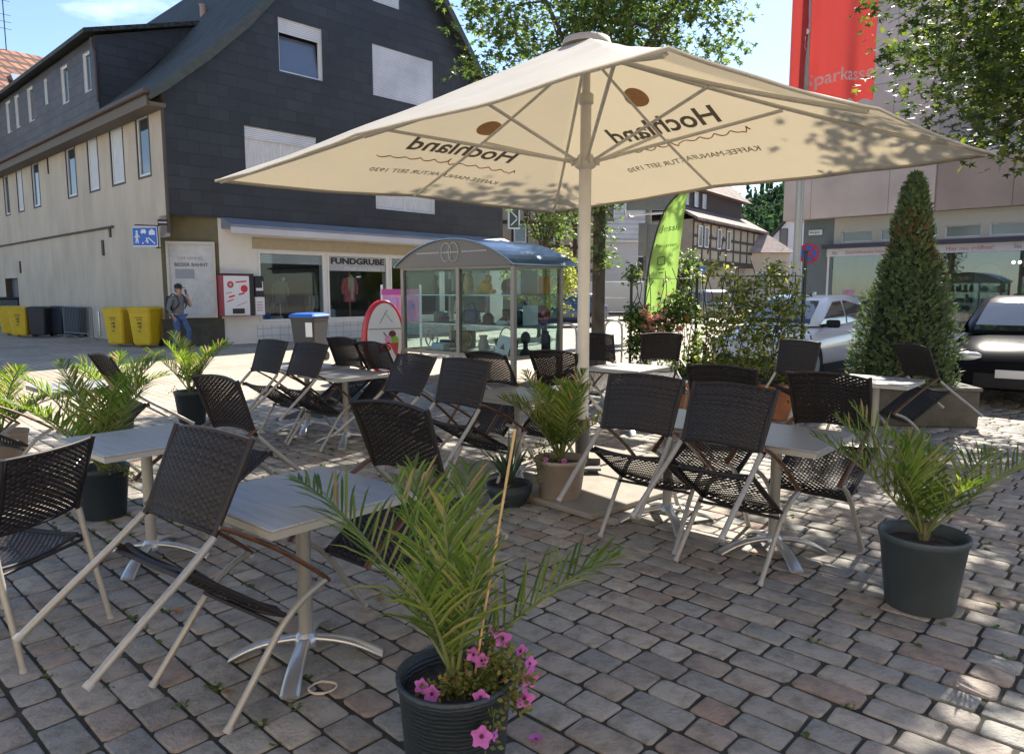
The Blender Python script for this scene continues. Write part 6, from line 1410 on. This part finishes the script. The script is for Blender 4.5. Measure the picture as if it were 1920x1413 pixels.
m = MB(); m.b2(-2.2,-1.6,-.965,-.955,1.2,1.8); m.build('side_window', mat('car_glass'), vn); m = MB(); m.b2(-1.35,2.5,-1.02,-1.005,1.2,1.24); m.b2(-1.35,2.5,-1.02,-1.005,.42,.46); m.build('side_rail', M_rail, vn)
m = MB(); m.b2(-1.4,2.5,-.9,.9,.3,.395); m.build('chassis', M_blk, vn)
for x in (-2.0,1.7):
    for s in (-1,1):
        m = MB(); m.tube([(x,s*.7,.36),(x,s*.97,.36)], .36, 20); m.build('wheel', mat('tyre'), vn)

# ---------------------------------------------------------------- people
import bmesh as _b
def skinned(name, verts, edges, m_, parent, root=0, sub=2):
    me = bpy.data.meshes.new(name); me.from_pydata([v[:3] for v in verts], edges, []); bm = _b.new(); bm.from_mesh(me); ly = bm.verts.layers.skin.verify(); bm.verts.ensure_lookup_table()
    for i, v in enumerate(bm.verts):
        r = verts[i][3]; v[ly].radius = (r, verts[i][4] if len(verts[i]) > 4 else r); v[ly].use_root = (i == root)
    bm.to_mesh(me); bm.free(); me.materials.append(m_)
    o = bpy.data.objects.new(name, me); C.objects.link(o); sk = o.modifiers.new('skin', 'SKIN'); sk.use_smooth_shade = True; sb = o.modifiers.new('sub', 'SUBSURF'); sb.levels = sub; sb.render_levels = sub
    dg = bpy.context.evaluated_depsgraph_get(); me2 = bpy.data.meshes.new_from_object(o.evaluated_get(dg)); bpy.data.objects.remove(o)
    o = bpy.data.objects.new(name, me2); C.objects.link(o); o.parent = parent
    if not me2.materials: me2.materials.append(m_)
    for p in me2.polygons: p.use_smooth = True
    return o
M_skin = mat('skin', (.42,.24,.17), .55); 
def chain(V, E, start, pts):
    i = start
    for p in pts: V.append(p); E.append((i, len(V)-1)); i = len(V)-1
    return i
def person(label, loc, rz, shirt, trousers, shoes, hair, J, cap=None, sc=1.):
    t = thing('person', label, 'person', loc, rz); t.scale = (sc,)*3
    V = [(0,0,.93,.12,.15)]; E = []
    ch_ = chain(V,E,0,[(.0,0,1.10,.11,.14),(.01,0,1.28,.12,.16),(.02,0,1.42,.09,.13)])
    nk = chain(V,E,ch_,[(.035,0,1.50,.052),(.05,0,1.56,.058),(.065,0,1.63,.088),(.055,0,1.70,.082)])
    for s, K_ in ((-1,'r'),(1,'l')):
        a = J['arm_'+K_]; w = chain(V,E,ch_,[(a[0][0],a[0][1],a[0][2],.055),(*((Vector(a[0])+Vector(a[1]))/2),.043),(*a[1],.038),(*((Vector(a[1])*.5+Vector(a[2])*.5)),.034),(*a[2],.026),])
        hd_ = Vector(a[3]); wr = Vector(a[2]); dv = (hd_-wr).normalized(); sdv = dv.cross(Vector((0,1,0) if abs(dv.y) < .8 else (1,0,0))).normalized()
        pm_ = chain(V,E,w,[(*(wr+dv*.05),.028,.018)])
        for f in range(4):
            o_ = sdv*(f-1.5)*.019; chain(V,E,pm_,[(*(wr+dv*.085+o_),.010),(*(wr+dv*(.115+.01*math.sin(f+1))+o_*1.05+Vector((0,0,-.01))),.009),(*(wr+dv*(.14+.012*math.sin(f+1))+o_*1.0+Vector((.004,0,-.022))),.008)])
        chain(V,E,pm_,[(*(wr+dv*.05+sdv*-.042),.011),(*(wr+dv*.085+sdv*-.052),.009)])
        l = J['leg_'+K_]; chain(V,E,0,[(*l[0],.085),(*((Vector(l[0])+Vector(l[1]))/2),.074),(*l[1],.055),(*((Vector(l[1])+Vector(l[2]))/2),.052),(*l[2],.036),(l[2][0]+.09,l[2][1],l[2][2]-.045,.035),(l[2][0]+.16,l[2][1],l[2][2]-.05,.028)])
    skinned('body', V, E, M_skin, t)
    # shirt
    V = [(0,0,.90,.142,.175)]; E = []; c2 = chain(V,E,0,[(.0,0,1.12,.135,.165),(.01,0,1.28,.145,.185),(.02,0,1.43,.105,.15)]); chain(V,E,c2,[(.03,0,1.49,.068)])
    for K_ in 'rl':
        a = J['arm_'+K_]; p = [(*a[0],.072),(*((Vector(a[0])+Vector(a[1]))/2),.062),(*a[1],.055)]
        if J.get('sleeve_'+K_, True): p += [(*((Vector(a[1])+Vector(a[2]))/2),.049),(*(Vector(a[1])*.12+Vector(a[2])*.88),.042)]
        chain(V,E,c2,p)
    skinned('shirt', V, E, shirt, t)
    V = [(0,0,.97,.134,.165)]; E = []
    for K_ in 'rl':
        l = J['leg_'+K_]; chain(V,E,0,[(*l[0],.100),(*((Vector(l[0])+Vector(l[1]))/2),.088),(*l[1],.070),(*((Vector(l[1])+Vector(l[2]))/2),.066),(*(Vector(l[1])*.06+Vector(l[2])*.94),.060)])
    skinned('trousers', V, E, trousers, t)
    for K_ in 'rl':
        l = Vector(J['leg_'+K_][2]); m = MB(); m.ball((l.x+.06,l.y,l.z-.035),(.15,.052,.048),14,8); m.ball((l.x-.01,l.y,l.z),(.06,.05,.06),12,8); m.build('shoe', shoes, t)
    m = MB(); m.ball((.045,0,1.70),(.098,.086,.09),16,10) ; m.ball((.02,0,1.64),(.085,.083,.085),14,10); m.build('hair', hair, t)
    m = MB(); m.ball((.158,0,1.63),(.022,.014,.026),10,6); m.build('nose', M_skin, t)
    for s in (-1,1):
        m = MB(); m.ball((.138,s*.034,1.665),(.012,.014,.009),8,6); m.build('eye', mat('eye_dark', (.03,.02,.02), .3), t); m = MB(); m.ball((.05,s*.088,1.64),(.022,.012,.034),8,6); m.build('ear', M_skin, t)
    m = MB(); m.ball((.142,0,1.583),(.012,.026,.007),8,6); m.build('mouth', mat('lips', (.3,.11,.1), .5), t)
    if cap:
        m = MB(); m.lathe([(.104,1.70),(.103,1.74),(.085,1.785),(.045,1.81),(.01,1.815)], 18, (.04,0,0)); m.add([(.13,-.075,1.705),(.13,.075,1.705),(.235,.045,1.69),(.25,0,1.695),(.235,-.045,1.69),(.13,-.075,1.72),(.13,.075,1.72),(.235,.045,1.705),(.25,0,1.71),(.235,-.045,1.705)],[(4,3,2,1,0),(5,6,7,8,9),(0,1,6,5),(1,2,7,6),(2,3,8,7),(3,4,9,8),(4,0,5,9)]); m.build('cap', cap, t)
    return t
J1 = dict(arm_r=[(-.03,-.21,1.40),(-.09,-.26,1.14),(.02,-.23,.95),(.07,-.2,.86)], arm_l=[(.05,.20,1.40),(.26,.22,1.19),(.25,.13,1.44),(.21,.07,1.56)], sleeve_l=False,
          leg_r=[(0,-.09,.88),(.04,-.10,.50),(-.12,-.10,.10)], leg_l=[(.02,.09,.88),(.25,.10,.53),(.16,.10,.10)])
pq = G(338,656)
mb_ = J1
man = person('man in a black cap, grey sweater and jeans walking past the poster case', (pq.x,pq.y,0), R(-18), mat('grey_sweater', (.13,.14,.15), .9, var=.12, scale=12., bump=.4), mat('jeans', (.05,.10,.22), .85, var=.25, scale=9.), M_blk, mat('hair_brown', (.06,.04,.03), .8), J1, cap=mat('cap_black', (.012,.012,.018), .8), sc=.99)
bk = thing('backpack', 'dark backpack worn by the man in the black cap', 'backpack', (pq.x,pq.y,0), R(-18))
m = MB(); m.rbox((-.22,0,1.23),(.20,.30,.46),.07); m.build('bag', mat('pack_dark', (.02,.025,.03), .85), bk); m = MB(); m.rbox((-.335,0,1.14),(.06,.22,.24),.025); m.build('pocket', mat('pack_olive', (.09,.08,.04), .85), bk)
for s in (-1,1):
    m = MB(); m.tube(arc([(-.17,s*.11,1.42),(-.02,s*.135,1.52),(.12,s*.13,1.42),(.165,s*.13,1.25),(.05,s*.18,1.12),(-.14,s*.14,1.06)],4), .024, 6, flat=.5); m.build('strap', M_blk, bk)
ph = MB(); ph.rbox((0,0,0),(.015,.07,.14),.006); v_ = Matrix.Rotation(R(-18),3,'Z')@Vector((.215,.075,1.57))
tag(ph.build('phone', M_blk, None, (pq.x+v_.x,pq.y+v_.y,v_.z), (0,R(-15),R(-18))), 'black phone the walking man holds to his mouth', 'phone')
J2 = dict(arm_r=[(.0,-.20,1.40),(.06,-.27,1.14),(.24,-.2,1.06),(.34,-.14,1.06)], arm_l=[(.0,.20,1.40),(.06,.27,1.14),(.24,.2,1.08),(.34,.14,1.08)], sleeve_r=False, sleeve_l=False,
          leg_r=[(0,-.09,.88),(.01,-.09,.5),(0,-.09,.10)], leg_l=[(0,.09,.88),(.01,.09,.5),(0,.09,.10)])
ip = bl_(5.95,.75,0)
person('dark-haired person in a white shirt standing behind the right glass front', ip, R(150), mat('white_shirt', (.55,.56,.62), .8), mat('navy_trousers', (.02,.03,.07), .8), M_blk, mat('hair_black', (.015,.012,.01), .7), J2, sc=.93)
# ================================================================ UNSEEN HOUSES ADDED BEHIND THE CAMERA (they bounce warm sunlight into the shade)
for (x, y, w_, h_, rz, m_, lab) in ((-13,-7.5,15,10.5,0,mat('cream_plaster', (.70,.60,.45), .85, var=.05),'cream plastered house added unseen behind the camera to bounce warm light'),
                            (3.0,-8.6,13,11.5,-6,mat('peach_plaster', (.68,.54,.42), .85, var=.05),'peach plastered house added unseen beside the cream one to bounce warm light')):
    t = thing('light_bounce_house', lab, 'house', (x,y,0), R(rz)); holes = [(1.0+2.6*i, 2.1+2.6*i, 1.0+3.1*j, 2.6+3.1*j) for i in range(int((w_-1)/2.6)) for j in range(3)]
    m = MB(); wall_cells(m, 0, w_, 0, h_, holes, depth=.2); m.build('front_wall', [m_, M_wfr], t, (w_,0,0), (0,0,math.pi))
    m = MB(); m.b2(0,.2,-9,-.01,0,h_); m.b2(w_-.2,w_,-9,-.01,0,h_); m.b2(.2,w_-.2,-9,-8.8,0,h_); m.build('side_wall', m_, t)
    fr_ = thing('x','','') if False else None
    for a,b,c,d in holes:
        f = MB(); ww, hh = b-a, d-c; f.b2(0,.07,0,.05,0,hh); f.b2(ww-.07,ww,0,.05,0,hh); f.b2(.07,ww-.07,0,.05,0,.07); f.b2(.07,ww-.07,0,.05,hh-.07,hh)
        fo = f.build('window', M_wfr, t, (w_-a,-.12,c), (0,0,math.pi)); p = MB(); p.b2(.07,ww-.07,.03,.04,.07,hh-.07); p.build('pane', M_wglass, fo)
    m = MB(); m.prism([(.5,h_-.1),(-4.5,h_+4.5),(-9.5,h_-.1),(-9.5,h_-.3),(-4.5,h_+4.3),(.5,h_-.3)], -.4, w_+.4, 'x'); m.build('roof', M_brt, t, fixn=True)
# ================================================================ CAMERA, LIGHT, WORLD
cam = bpy.data.cameras.new('camera'); co = bpy.data.objects.new('camera', cam); C.objects.link(co)
co.location = (0,0,H_); co.rotation_euler = (math.pi/2-TH, 0, 0); cam.sensor_width = 36; cam.lens = F_/1920*36; cam.clip_end = 2000; cam.clip_start = .05
S.camera = co
sd = Vector((SUNX, 2.5, 2.75)).normalized()      # towards the sun
el = math.asin(sd.z); az = math.atan2(sd.x, sd.y)
sun = bpy.data.lights.new('sun', 'SUN'); sun.energy = SUN_E; sun.angle = R(.5); sun.color = (1,.93,.82)
so = bpy.data.objects.new('sun', sun); C.objects.link(so); so.rotation_euler = sd.to_track_quat('Z', 'Y').to_euler()
w = bpy.data.worlds.new('World'); S.world = w; w.use_nodes = True; nt = w.node_tree; L = nt.links.new
bg = nt.nodes['Background']; sky = nd(nt, 'ShaderNodeTexSky'); sky.sky_type = 'NISHITA'; sky.sun_disc = False; sky.sun_elevation = el; sky.sun_rotation = az
sky.air_density = .9; sky.dust_density = .3; sky.ozone_density = 1.6; sky.altitude = 300
# thin cirrus streaks
tc = nd(nt, 'ShaderNodeTexCoord'); mp = nd(nt, 'ShaderNodeMapping'); mp.inputs['Rotation'].default_value = (.3,.5,.9); mp.inputs['Scale'].default_value = (1.2,6.,9.); L(tc.outputs['Generated'], mp.inputs[0])
n1 = nd(nt, 'ShaderNodeTexNoise', Scale=1.6, Detail=7., Roughness=.6); L(mp.outputs[0], n1.inputs['Vector'])
cr = ramp(nt, n1.outputs[0], [(.60,(0,0,0)),(.85,(.30,.30,.30))])
mx = nd(nt, 'ShaderNodeMix', data_type='RGBA'); L(cr, mx.inputs[0]); L(sky.outputs[0], mx.inputs[6]); mx.inputs[7].default_value = (14,14.5,15,1)
L(mx.outputs[2], bg.inputs[0]); bg.inputs[1].default_value = SKY_E
S.view_settings.view_transform = 'Standard'; S.view_settings.look = 'None'; S.view_settings.gamma = 1; S.view_settings.exposure = EXPO
S.render.engine = 'CYCLES'; S.cycles.max_bounces = 7; S.cycles.transparent_max_bounces = 16; S.cycles.diffuse_bounces = 4
S.cycles.use_denoising = True
